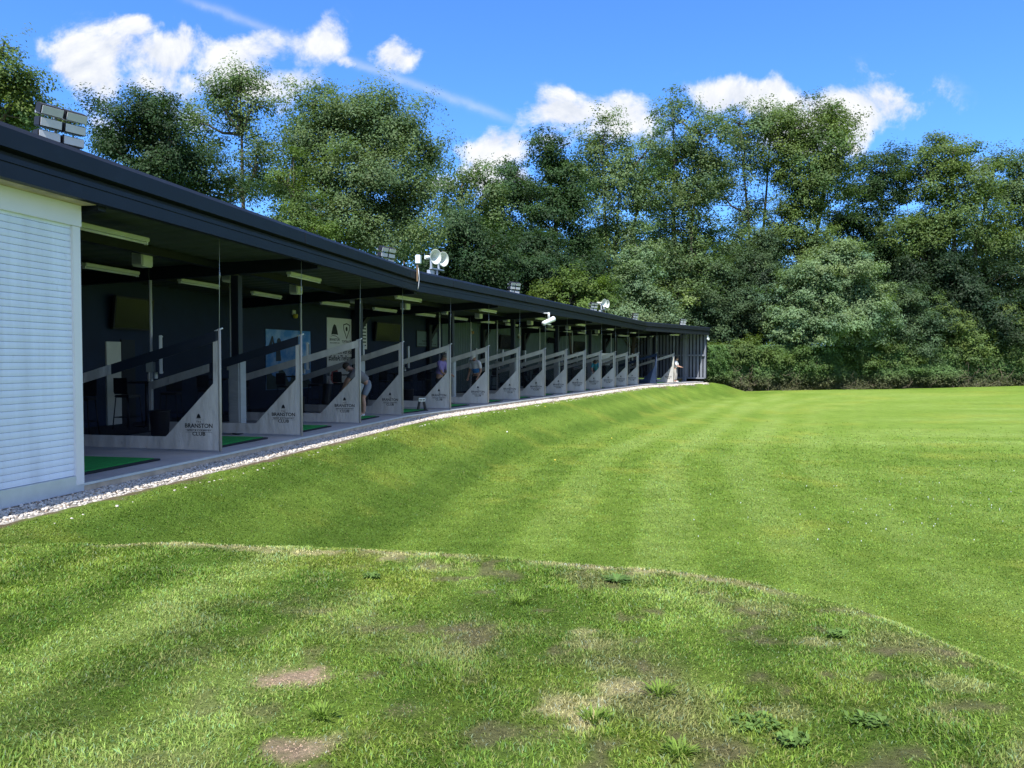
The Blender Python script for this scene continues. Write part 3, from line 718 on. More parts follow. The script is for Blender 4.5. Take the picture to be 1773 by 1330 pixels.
# security camera at the far corner
q = KE+dC*.1-nC*.3
cm.scale = (.78, .78, .78)
sc_ = empty('security_camera', (q.x, q.y, 3.2), yaw(dC), 'small white security camera at the far end corner of the roof', 'camera')
MB().box(-.05, .05, -.05, .05, .1, .27).build('mount', M['white'], sc_, bevel=.01)
mb = MB(); mb.lathe((0, 0, 0), (-.8, .5, -.25), [(0, -.2), (.08, -.2), (.09, .15), (.07, .15), (0, .12)], 14); mb.build('body', M['white'], sc_)
# ------------------------------------------------------------------ people
def skin_mesh(name, pts, edges, rad, m, parent, root=0, sub=1):
    me = bpy.data.meshes.new(name); me.from_pydata([tuple(p) for p in pts], edges, []); me.update()
    o = bpy.data.objects.new(name, me); COL.objects.link(o); o.parent = parent
    md = o.modifiers.new('skin', 'SKIN'); md.use_smooth_shade = True; md.branch_smoothing = .3
    sv = me.skin_vertices[0].data if len(me.skin_vertices) else None
    if sv is None:
        bpy.context.view_layer.update(); sv = me.skin_vertices[0].data
    for i, r in enumerate(rad):
        sv[i].radius = (r, r) if not hasattr(r, '__len__') else r; sv[i].use_root = (i == root)
    ss = o.modifiers.new('sub', 'SUBSURF'); ss.levels = sub; ss.render_levels = sub+1
    me.materials.append(m); return o
def person(loc, rz, lab, lean, head, hands, shirt, legs_m, short=True, cap=None, hairm='hair', knees=.03, feet=.15, chest2=None, glove=False, H=1.77):
    r = empty('person', (loc[0], loc[1], loc[2]), rz, lab, 'person', None)
    r.scale = (H/1.77,)*3
    t = Vector((0, math.sin(lean), math.cos(lean))); b = Vector((0, math.sin(head), math.cos(head))); fw = Vector((0, math.cos(head), -math.sin(head)))
    P = Vector((0, -.10*math.sin(lean)*2.2, .95-.06*lean)); 
    V = [P, P+t*.2, P+t*.36, P+t*.47, P+t*.555]; R = [.125, .118, .135, .11, .056]; E = [(0, 1), (1, 2), (2, 3), (3, 4)]
    hc = V[4]+b*.17
    V += [V[4]+b*.085+fw*.01, hc, hc+b*.07]; R += [.066, .092, .075]; E += [(4, 5), (5, 6), (6, 7)]
    V += [hc+fw*.088-b*.035, hc+fw*.11-b*.05]; R += [.03, .014]; E += [(6, 8), (8, 9)]            # nose ridge
    for s in (-1, 1): V.append(hc+Vector((s*.098, 0, 0))-b*.03); R.append(.016); E.append((6, len(V)-1))   # ears
    L = []
    for s in (-1, 1):
        hip = P+Vector((s*.085, 0, -.06)); an = Vector((s*feet, -.02, .085)); kn = (hip+an)/2+Vector((s*.01, knees+.03, .03)); toe = Vector((s*(feet+.03), .15, .035))
        i = len(V); V += [hip, kn, kn.lerp(an, .35)+Vector((0, -.02, 0)), an, toe]; R += [.088, .056, .058, .04, .036]; E += [(0, i), (i, i+1), (i+1, i+2), (i+2, i+3), (i+3, i+4)]
        L.append((hip, kn, an, toe))
    A = []
    for s, (el, wr) in zip((-1, 1), hands):
        sh = P+t*.49+Vector((s*.185, 0, 0)); el, wr = Vector(el), Vector(wr)
        i = len(V); V += [P+t*.485+Vector((s*.1, 0, 0)), sh, el, wr]; R += [.085, .068, .044, .029]; E += [(3, i), (i, i+1), (i+1, i+2), (i+2, i+3)]
        dirn = (wr-el).normalized(); side = dirn.orthogonal().normalized(); up = dirn.cross(side)
        pal = wr+dirn*.055; i = len(V); V.append(pal); R.append(.032); E.append((i-1, i))
        for q, (o, ln) in enumerate(((-.03, .065), (-.01, .08), (.01, .075), (.03, .06))):
            j = len(V); V += [pal+dirn*.04+side*o, pal+dirn*(.04+ln*.55)+side*o+up*.015, pal+dirn*(.03+ln*.8)+side*o+up*.045]; R += [.011, .0095, .008]; E += [(i, j), (j, j+1), (j+1, j+2)]
        j = len(V); V += [pal+side*.045+dirn*.0, pal+side*.06+dirn*.04+up*.02]; R += [.012, .009]; E += [(i, j), (j, j+1)]
        A.append((sh, el, wr))
    skin_mesh('body', V, E, R, M['skin'], r)
    # shirt
    V = [P+t*.03, P+t*.2, P+t*.36, P+t*.48]; R = [.148, .143, .155, .105]; E = [(0, 1), (1, 2), (2, 3)]
    for (sh, el, wr), s in zip(A, (-1, 1)):
        i = len(V); V += [P+t*.485+Vector((s*.1, 0, 0)), sh, sh.lerp(el, .45), sh.lerp(el, .8)]; R += [.1, .085, .075, .068]; E += [(3, i), (i, i+1), (i+1, i+2), (i+2, i+3)]
    skin_mesh('shirt', V, E, R, M[shirt], r)
    if chest2:
        V = [P+t*.05, P+t*.2, P+t*.31]; skin_mesh('shirt_panel', V, [(0, 1), (1, 2)], [.156, .152, .16], M[chest2], r)
    V = [P+t*.08, P-t*.02]; R = [.138, .143]; E = [(0, 1)]
    for hip, kn, an, toe in L:
        i = len(V)
        if short: V += [hip, hip.lerp(kn, .5), hip.lerp(kn, .88)]; R += [.11, .09, .083]; E += [(1, i), (i, i+1), (i+1, i+2)]
        else: V += [hip, kn, kn.lerp(an, .9)]; R += [.108, .078, .068]; E += [(1, i), (i, i+1), (i+1, i+2)]
    skin_mesh('shorts' if short else 'trousers', V, E, R, M[legs_m], r)
    for hip, kn, an, toe in L:
        skin_mesh('shoe', [an+Vector((0, -.03, -.035)), an+Vector((0, .05, -.04)), toe+Vector((0, .03, .005))], [(0, 1), (1, 2)], [.046, .044, .036], M['shoe'], r)
    # hair or cap
    mb = MB(); prof = [(.104*math.sin(a), .112*math.cos(a)) for a in [i*math.pi/2.0/6*1.12 for i in range(7)]]
    base = hc+b*.022-fw*.012
    mb.lathe(base, b-fw*.35 if not cap else b-fw*.05, [(max(x, .001)*1.02, z) for x, z in prof], 16)
    if cap:
        side = Vector((1, 0, 0)); c0 = hc+fw*.085+b*.045
        mb.obox(c0+fw*.055-b*.012, side*.075, fw*.06-b*.012, b*.006)
    mb.build('cap' if cap else 'hair', M[cap or hairm], r)
    if glove:
        wr = A[0][2]; el = A[0][1]; dn = (wr-el).normalized(); mb = MB(); mb.lathe(wr-dn*.01, dn, [(.036, 0), (.046, .05), (.042, .1), (.0, .13)], 10); mb.build('glove', M['shoe'], r)
    return r
def pbase(px, Y, z=0.0): 
    return ((px-886.5)/FPX*Y, Y, z)
def face(dx, dy): return math.atan2(dy, dx)-math.pi/2        # rotation so that local +Y points along (dx,dy)
FZ = .042
p1 = bay(3, 2.0, .86); person((p1.x, p1.y, FZ), face(-.93, -.3), 'person bending forward in dark grey shirt and slate shorts behind the third divider', .85, 1.15,
       [((-.2, .42, .95), (-.06, .52, .74)), ((.2, .42, .95), (.06, .52, .74))], 'sh_grey', 'cl_slate', True, None, 'hair', .06, .16)
p2 = bay(5, 1.75, 1.35); person((p2.x, p2.y, FZ), face(.9, -.42), 'person in purple polo and black shorts looking down at their hands behind the fifth divider', .22, .75,
       [((-.2, .2, 1.06), (-.05, .4, 1.02)), ((.21, .2, 1.06), (.06, .42, 1.0))], 'sh_purple', 'cl_black', True, None, 'hair_grey', .02, .13, H=1.8)
p3 = bay(6, 1.5, 1.25); person((p3.x, p3.y, FZ), face(-.62, -.78), 'person in white cap and white and blue polo looking down behind the sixth divider', .16, .75,
       [((-.27, .05, 1.1), (-.26, .2, .88)), ((.27, .05, 1.1), (.25, .17, .86))], 'sh_white', 'cl_black', False, 'shoe', 'hair', .02, .14, 'sh_blue', H=1.8)
p4 = bay(11, 2.3, 1.0); person((p4.x, p4.y, FZ), face(-.3, -.95), 'person in teal shirt bending over the ball with a white glove behind the twelfth divider', .62, 1.15,
       [((-.2, .38, 1.02), (-.05, .46, .78)), ((.2, .38, 1.02), (.05, .46, .78))], 'sh_teal', 'cl_jean', False, None, 'hair', .06, .18, glove=True)
p5 = bay(16, .75, .3); person((p5.x, p5.y, FZ), face(.85, -.5), 'person in white shirt and beige trousers with arms held out at the far end', .12, .35,
       [((-.22, .14, 1.13), (-.08, .42, 1.06)), ((.22, .14, 1.13), (.08, .42, 1.06))], 'sh_white', 'cl_beige', False, None, 'hair', .02, .14)
# clubs held by three golfers
def club(a, b, lab):
    a, b = Vector(a), Vector(b); r = empty('golf_club', b, 0, lab, 'golf club'); v = a-b
    mb = MB(); mb.tube([v, (0, 0, 0)], .0065, 6); mb.build('shaft', M['club'], r)
    mb = MB(); mb.tube([v, v*.76], .013, 8); mb.build('grip', M['black'], r)
    s = Vector((v.x, v.y, 0)).normalized() if Vector((v.x, v.y, 0)).length > .01 else Vector((1, 0, 0)); s = Vector((-s.y, s.x, 0))
    mb = MB(); mb.obox(s*.04+Vector((0, 0, .025)), s*.05, s.cross(Vector((0, 0, 1)))*.012, (0, 0, .025)); mb.build('club_head', M['club'], r, bevel=.006)
def wp(o, l):
    return Matrix.LocRotScale(o.location, o.rotation_euler, o.scale) @ Vector(l)
PP = [o for o in COL.objects if o.name.startswith('person')]
club(wp(PP[0], (0, .56, .69)), wp(PP[0], (.05, 1.0, .0)), 'golf club held by the bending golfer in dark grey shirt')
club(wp(PP[2], (-.26, .24, .82)), wp(PP[2], (-.32, .62, .0)), 'golf club held low by the golfer in white cap')
club(wp(PP[3], (0, .5, .72)), wp(PP[3], (.02, 1.05, .0)), 'golf club held by the golfer in teal shirt')
# ------------------------------------------------------------------ terrain
poly = [S0-dA*40, K1, K2, KE+dC*.3, KE+dC*.3+nC*9, K2+nB*9, K1+nA*9, S0-dA*40+nA*9]
MOUND = [(-4.57, 6.85), (-2.8, 6.96), (-1.45, 6.75), (-.17, 6.45), (.98, 6.09), (1.77, 5.7), (2.19, 5.16), (2.43, 4.52), (2.66, 3.99), (2.95, 3), (3.2, 1), (3.3, -6), (-9, -6), (-9.2, 3.5), (-7.5, 5.6), (-6, 6.5)]
def sdf(poly, X, Y):
    d2 = np.full(X.shape, 1e18); ins = np.zeros(X.shape, bool); n = len(poly)
    for i in range(n):
        ax, ay = poly[i]; bx, by = poly[(i+1) % n]
        ex, ey = bx-ax, by-ay; wx, wy = X-ax, Y-ay
        t = np.clip((wx*ex+wy*ey)/(ex*ex+ey*ey), 0, 1); d2 = np.minimum(d2, (wx-t*ex)**2+(wy-t*ey)**2)
        c = ((ay > Y) != (by > Y)) & (X < (bx-ax)*(Y-ay)/(by-ay+1e-12)+ax); ins ^= c
    d = np.sqrt(d2); return np.where(ins, -d, d)
def bend_bank(d): return -.115-.86*sstep(.62, 3.7, d)
FIELD = -.975
def terrain(X, Y):
    d = sdf([tuple(p) for p in poly], X, Y); m = sdf(MOUND, X, Y)
    m = m+(fbm(X*.7, Y*.7, 31, 2)-.5)*.3
    f = FIELD+(fbm(X*.06, Y*.06, 5, 3)-.5)*.25*sstep(6, 20, d)+.012*np.maximum(X-10, 0)*sstep(30, 60, Y)
    zb = np.where(d < .62, -.125, bend_bank(d))
    hb = (zb-(-.115-.86))*1.0
    zm = -.05-.012*np.maximum(Y-3, 0)
    hm_ = (zm-FIELD)*(1-sstep(-.2, 1.75, m))
    h = np.maximum(hb, hm_); k = .12
    hh = np.clip(.5+.5*(hb-hm_)/k, 0, 1); h = hm_*(1-hh)+hb*hh+k*hh*(1-hh)*.35
    z = f+h
    near = sstep(.75, 1.1, d)
    z = z+near*((fbm(X*.9, Y*.9, 3, 3)-.5)*(.012+.022*(1-sstep(-.1, 1.2, m)))+(fbm(X*5, Y*5, 9, 2)-.5)*.012*(1-sstep(-.1, 1.2, m)))
    z = np.where(d < .62, np.minimum(z, -.125), z)
    return z, d, m
# colours of the turf (linear albedo)
GD, GM, GL, GY = np.array((.088, .158, .020)), np.array((.150, .235, .034)), np.array((.215, .300, .068)), np.array((.25, .285, .045))
STRAW, SOIL, PINK = np.array((.50, .42, .24)), np.array((.17, .13, .085)), np.array((.40, .29, .20))
def gp(px, py, z=-.08):
    r = ray(px, py); t = (z-CAM[2])/r[2]; return r[0]*t, r[1]*t
PATCHES = []
for px, py, sx, sy, kind, amt in ((520, 1182, 66, 20, 'p', 1), (470, 1190, 25, 12, 'p', .9), (515, 1312, 60, 24, 'p', 1), (560, 1300, 40, 20, 's', .8), (990, 1235, 75, 30, 's', .8), (1075, 1198, 60, 16, 's', .75), (1010, 1098, 28, 9, 's', .6),
                                  (1020, 1120, 40, 12, 's', .35), (1430, 1118, 40, 10, 's', .5), (1350, 1245, 60, 14, 's', .35), (1000, 1270, 30, 22, 's', .6), (545, 955, 55, 6, 's', .85), (475, 953, 30, 5, 's', .7), (440, 948, 50, 3, 's', .5), (675, 966, 30, 6, 's', .8), (200, 943, 45, 3, 's', .5),
                                  (645, 1065, 25, 8, 'd', .6), (760, 1100, 40, 12, 'd', .45), (960, 1145, 45, 14, 'd', .55), (700, 1240, 40, 14, 'd', .6), (640, 1290, 25, 14, 'd', .6), (950, 1285, 40, 18, 'd', .55), (1350, 1290, 40, 16, 'd', .6), (1650, 1260, 28, 8, 'd', .6),
                                  (640, 1185, 20, 10, 'd', .5), (200, 1195, 16, 6, 'd', .7), (80, 1150, 20, 6, 'd', .4), (1640, 1195, 60, 14, 's', .35), (1500, 1060, 60, 12, 's', .35), (760, 985, 60, 10, 's', .3)):
    x, y = gp(px, py); x2, _ = gp(px+sx, py); _, y2 = gp(px, py-sy); PATCHES.append((x, y, abs(x2-x), abs(y2-y), kind, amt))
def turf(X, Y, d, m):
    sh = X.shape; n1 = fbm(X*.55, Y*.55, 41, 4); n2 = fbm(X*2.2, Y*2.2, 47, 4); n3 = fbm(X*6, Y*6, 53, 3); n0 = fbm(X*.12, Y*.12, 71, 3)
    mound = 1-sstep(-.1, 1.2, m)
    t = np.clip(.47-.05*mound+((n1-.5)*1.2+(n2-.5)*.8+(n3-.5)*.5)*(.35+.65*mound)+(n0-.5)*.6+.12*(1-mound)*sstep(3.5, 7, d)-.30*sstep(.9, 1.4, d)*(1-sstep(3.0, 4.6, d))-.16*mound*(1-sstep(-4.6, -2.6, X-.15*Y)), 0, 1)
    # mowing: bands round the building, then long passes across the field
    bank = sstep(.9, 1.2, d)*(1-sstep(8, 17, d))
    band = np.sin((d+.12*(fbm(X*.3, Y*.3, 77, 2)-.5))*2*math.pi/1.7)
    cross = np.sin((Y+.08*X+.6*fbm(X*.1, Y*.1, 78, 2))*2*math.pi/3.4)
    stripe = np.tanh(2.4*band)*.19*bank*(1-.5*sstep(6, 12, d))+(np.tanh(1.6*cross)*.10+(fbm(X*.07, Y*.9, 331, 4)-.5)*.75)*(1-bank)*(1-mound)*sstep(9, 16, np.hypot(X, Y))
    msk = np.tanh(1.8*np.sin((X-.27*Y+.45*fbm(X*.5, Y*.5, 91, 2))*2*math.pi/1.2))*.44*mound*(1-sstep(-1.6, -.3, X))
    t = np.clip(t+stripe+msk, 0, 1)[..., None]
    c = np.where(t < .5, GD+(GM-GD)*t*2, GM+(GL-GM)*(t-.5)*2)
    far = (sstep(6, 14, np.hypot(X, Y)-0)*(1-mound))[..., None]
    y = (sstep(.55, .78, fbm(X*.8+5, Y*.8, 61, 4)))[..., None]; c = c*(1-.45*y)+GY*.45*y
    dry = (sstep(.52, .78, fbm(X*1.4+9, Y*1.4, 83, 5))*mound*(.35+.55*sstep(-2.0, .2, X)))[..., None]
    ol = np.array((.20, .20, .085)); c = c*(1-dry)+ol*dry
    rim = (np.exp(-((m+.10+.25*(n3-.5))/.11)**2)*.85*sstep(-4.2, -3.2, X)*(1-sstep(1.4, 2.2, X))*sstep(.40, .62, fbm(X*1.1+3, Y*1.1, 201, 3)+.06*(X > -1.2)))[..., None]; c = c*(1-.8*rim)+STRAW*.8*rim
    bare = np.zeros(sh)
    bare = np.maximum(bare, rim[..., 0]*.75)
    wob = (n3-.5)*1.3+(n2-.5)*1.0+(fbm(X*17, Y*17, 57, 2)-.5)*.7
    for (x, yy, sx, sy, kind, amt) in PATCHES:
        q = np.sqrt(((X-x)/sx)**2+((Y-yy)/sy)**2)+wob
        k = amt*{'d': .5, 's': .72, 'p': .92}[kind]*(1-sstep(.5, 1.15, q)); cc = {'p': PINK, 's': STRAW, 'd': SOIL}[kind]
        c = c*(1-k[..., None])+cc*k[..., None]; bare = np.maximum(bare, k*(1.0 if kind != 's' else .55))
    c = c*(1+.02*mound[..., None])
    c = c*(1+.08*(1-mound[..., None])*sstep(3.5, 6, d)[..., None])
    # specks of soil on the mound
    sp = sstep(.60, .74, fbm(X*5.5, Y*5.5, 95, 4))*mound*.6*sstep(-2.6, -.4, X); c = c*(1-sp[..., None])+SOIL*sp[..., None]; bare = np.maximum(bare, sp)
    # soil margin beside the gravel
    e = (1-sstep(.62, .80, d+.5*(n2-.5)+.25*(n3-.5))); c = c*(1-e[..., None])+SOIL*e[..., None]; bare = np.maximum(bare, e)
    return c, np.clip(bare, 0, 1)
def axis(lo, a, b, hi, s, g=1.11):
    mid = list(np.arange(a, b, s)); up = [b]; st = s
    while up[-1] < hi: st = min(st*g, 25); up.append(up[-1]+st)
    dn = [a]; st = s
    while dn[-1] > lo: st = min(st*g, 25); dn.append(dn[-1]-st)
    return np.array(sorted(set(dn[1:]+mid+up)))
xs = axis(-260, -9, 7.5, 300, .065); ys = axis(-40, 1.2, 12.5, 380, .065, 1.05)
XX, YY = np.meshgrid(xs, ys)
ZZ, DD, MM = terrain(XX, YY); CC, BB = turf(XX, YY, DD, MM)
nx, ny = len(xs), len(ys); I = np.arange(nx*ny).reshape(ny, nx)
F = np.stack([I[:-1, :-1], I[:-1, 1:], I[1:, 1:], I[1:, :-1]], -1).reshape(-1, 4)
cut = (DD < -.6); keep = ~(cut[:-1, :-1] & cut[:-1, 1:] & cut[1:, 1:] & cut[1:, :-1]).ravel()
g = np_mesh('ground', np.stack([XX, YY, ZZ], -1).reshape(-1, 3), F[keep], M['ground'], CC.reshape(-1, 3)*(.82+.12*sstep(14, 30, np.hypot(XX, YY))).reshape(-1, 1), smooth=True)
tag(g, 'mown green range field with grassy bank and worn foreground mound', 'ground', kind='structure')
# grass blades, thinning out with distance
def blades():
    N = 950000
    u = RNG.random(N); d0, d1, dm = 1.7, 34.0, 4.6
    # density constant to dm then 1/d^2
    A1 = (dm**2-d0**2)/2; A2 = dm**2*math.log(d1/dm); s = u*(A1+A2)
    r = np.where(s < A1, np.sqrt(np.maximum(d0**2+2*s, 0)), dm*np.exp(np.clip((s-A1)/dm**2, 0, 9)))
    th = (RNG.random(N)*2-1)*math.radians(44); x = r*np.sin(th); y = r*np.cos(th)
    z, d, m = terrain(x, y); c, bare = turf(x, y, d, m)
    tuft = fbm(x*2.6, y*2.6, 131, 3); mound = 1-sstep(-.1, 1.2, m)
    keep = (d > .75) & (RNG.random(N) > bare*.96) & (RNG.random(N) > sstep(15, 33, r)*.97) & (RNG.random(N) < .55+.9*np.clip(tuft-.2, 0, 1))
    x, y, z, r, c, tuft, mound, bare = [a[keep] for a in (x, y, z, r, c, tuft, mound, bare)]; n = len(x)
    sc = np.maximum(1, r/4.2)
    hgt = (.011+.015*mound*np.clip((tuft-.25)*2.0, .05, 1.3)+.005*RNG.random(n))*(.7+.7*RNG.random(n))*(1+.25*(sc-1))*(1-.6*bare)
    wid = .0023*(.7+.7*RNG.random(n))*sc**.85
    az = fbm(x*3, y*3, 301, 2)*9+RNG.normal(0, 1.5, n); lean = (.35+1.0*RNG.random(n))
    wa = az+math.pi/2+RNG.normal(0, .5, n)
    dx, dy = np.cos(az), np.sin(az); wx, wy = np.cos(wa), np.sin(wa)
    P = np.stack([x, y, z-.004], -1); D = np.stack([dx, dy, np.zeros(n)], -1); Wd = np.stack([wx, wy, np.zeros(n)], -1); U = np.array((0, 0, 1.0))
    h = hgt[:, None]; w = wid[:, None]; l = lean[:, None]
    m1 = P+U*h*.55+D*h*l*.25; tp = P+U*h*(1-.25*l)+D*h*l*.85
    V = np.stack([P-Wd*w, P+Wd*w, m1+Wd*w*.8, m1-Wd*w*.8, tp], 1).reshape(-1, 3)
    b = np.arange(n)*5
    Q = np.stack([b, b+1, b+2, b+3], -1); T = np.stack([b+3, b+2, b+4], -1)
    cc = c*(.62+.75*RNG.random(n))[:, None]*1.15
    yel = (RNG.random(n) < .07+.16*mound)[:, None]; cc = np.where(yel, cc*.5+np.array((.24, .21, .09))*.6, cc)*(1+.12*mound[:, None])
    blu = (RNG.random(n) < .15)[:, None]; cc = np.where(blu, cc*np.array((.8, 1.0, 1.7)), cc)
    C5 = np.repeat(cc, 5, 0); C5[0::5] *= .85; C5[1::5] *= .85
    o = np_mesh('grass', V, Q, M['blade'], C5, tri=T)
    tag(o, 'short green grass blades on the mound and field', 'grass', kind='stuff')
blades()
# weeds and tufts standing out of the turf on the mound
def weed(px, py, kind, lab, size):
    x, y = gp(px, py); zz = float(terrain(np.array([x]), np.array([y]))[0][0]); rr = random.Random(px)
    size *= .85; V = []; Q = []; Cc = []
    n = {'tuft': 90, 'rosette': 60, 'clump': 110}[kind]
    for i in range(n):
        a = rr.uniform(0, 6.283); rad = size*.5*rr.random()**.7*(1 if kind != 'rosette' else .35)
        bx, by = math.cos(a)*rad, math.sin(a)*rad*.8
        if kind == 'tuft': L, w, el = size*rr.uniform(.35, .8), .0035, rr.uniform(.35, 1.2)
        elif kind == 'rosette': L, w, el = size*rr.uniform(.4, .7), .011, rr.uniform(.1, .5)
        else: L, w, el = rr.uniform(.015, .045), .009, rr.uniform(.1, .9)
        a2 = a+rr.uniform(-.7, .7) if kind != 'clump' else rr.uniform(0, 6.28)
        dx, dy = math.cos(a2), math.sin(a2); px_, py_ = -dy, dx
        b = len(V); z0 = .004+(.02*rr.random() if kind == 'clump' else 0)
        for s, ww, zz_ in ((0, .5, 0), (.5, 1, .5), (1, .15, .62 if kind == 'tuft' else .5)):
            for sg in (-1, 1):
                V.append((bx+dx*L*s*math.cos(el)+px_*w*ww*sg, by+dy*L*s*math.cos(el)+py_*w*ww*sg, z0+L*zz_*math.sin(el)*1.4))
        Q += [(b, b+1, b+3, b+2), (b+2, b+3, b+5, b+4)]
        base = {'tuft': (.14, .22, .035), 'rosette': (.10, .18, .045), 'clump': (.115, .195, .045)}[kind]
        g_ = rr.uniform(.7, 1.4); Cc += [[c*g_ for c in base]]*6
    o = np_mesh('weed_plant', np.array(V), np.array(Q), M['blade'], np.array(Cc)); o.location = (x, y, zz)
    tag(o, lab, 'weed', 'weeds in the turf of the mound')
for a in ((900, 1048, 'tuft', 'bright yellow green grass tuft in the middle of the mound', .14), (1068, 1008, 'rosette', 'dandelion rosette near the worn rim of the mound', .2), (1310, 1268, 'clump', 'clover clump low on the right of the mound beside dark soil', .26),
          (1500, 1262, 'clump', 'larger dark leafy clump towards the lower right of the mound', .19), (1140, 1210, 'tuft', 'grass tuft right of the straw patch', .13), (560, 1255, 'tuft', 'long grass tuft between the two bare earth patches', .12),
          (1370, 1300, 'clump', 'broad leaved weed at the lower right edge of the picture', .16), (1450, 1108, 'clump', 'small leafy weed near the right shoulder of the mound', .14),
          (645, 1000, 'clump', 'small round leaved weed behind the break in the worn rim', .16), (1175, 1320, 'tuft', 'grass tuft at the bottom edge, right of centre', .12), (1030, 1260, 'tuft', 'tuft of green grass growing inside the straw patch', .12)): weed(*a)
def crumbs():
    V = []; T = []; C_ = []
    for (x, y, sx, sy, kind, amt) in PATCHES:
        if kind == 's': continue
        n = int(90*sx*sy/.01) if kind == 'p' else int(40*sx*sy/.01)
        n = min(n, 260)
        px = x+RNG.normal(0, .5, n)*sx; py = y+RNG.normal(0, .5, n)*sy; pz = terrain(px, py)[0]
        for i in range(n):
            r = RNG.uniform(.0015, .0055); b = len(V)
            V += [(px[i]+r*RNG.normal(0, .25), py[i]+r*RNG.normal(0, .25), pz[i]+r*.9)]+[(px[i]+r*RNG.uniform(.7, 1.3)*math.cos(a), py[i]+r*RNG.uniform(.7, 1.3)*math.sin(a), pz[i]-.001) for a in (0, 1.26, 2.51, 3.77, 5.03)]
            T += [(b, b+1+k, b+1+(k+1) % 5) for k in range(5)]
            C_ += [tuple((PINK if kind == 'p' else SOIL)*RNG.uniform(.5, .95))]*6
    o = np_mesh('soil_crumbs', np.array(V), None, M['stone'], np.array(C_), tri=np.array(T)); tag(o, 'crumbs of dry earth on the bare patches of the mound', 'soil', kind='stuff')
crumbs()
# clover and daisy flowers on the field
def flowers():
    n = 60; x = []; y = []
    while len(x) < n:
        px, py = RNG.uniform(1080, 1773), RNG.normal(880, 45)
        if py < 790 or py > 1010 or RNG.random() > (px-1000)/900: continue
        a, b = gp(px, py, FIELD); x.append(a); y.append(b)
    x, y = np.array(x), np.array(y); z, d, m = terrain(x, y)
    V = []; T = []; 
    for i in range(n):
        r = .005*RNG.uniform(.7, 1.6); b = len(V); h = z[i]+.03
        V += [(x[i], y[i], h+r)]+[(x[i]+r*math.cos(a), y[i]+r*math.sin(a), h) for a in (0, 1.26, 2.51, 3.77, 5.03)]+[(x[i], y[i], h-.03)]
        T += [(b, b+1+k, b+1+(k+1) % 5) for k in range(5)]+[(b+6, b+1+(k+1) % 5, b+1+k) for k in range(5)]
    o = np_mesh('clover_flowers', np.array(V), None, M['white'], tri=np.array(T)); tag(o, 'tiny white clover flowers scattered over the right of the field', 'flowers', kind='stuff')
flowers()
# yellow range balls / flowers lying on the bank
for i, (px, py, lab) in enumerate(((944, 705, 'yellow ball on the upper bank'), (1059, 760, 'yellow ball on the mown field left of centre'), (961, 798, 'yellow ball lowest on the field'), (878, 749, 'pale ball at the foot of the bank'))):
    r_ = ray(px, py); t = 3.0
    for _ in range(4000):
        x, y, z = r_[0]*t, r_[1]*t, CAM[2]+r_[2]*t
        if y > 60 or z <= float(terrain(np.array([x]), np.array([y]))[0][0]): break
        t += .05
    mb = MB(); mb.lathe((0, 0, 0), (0, 0, 1), [(.001, -.022)]+[(.022*math.sin(a), -.022*math.cos(a)) for a in (.5, 1, 1.57, 2.1, 2.6)]+[(.001, .022)], 12)
    o = mb.build('range_ball', M['yellow'] if i < 3 else M['card_white']); o.location = (x, y, z+.02); tag(o, lab, 'golf ball', 'balls lying on the range')
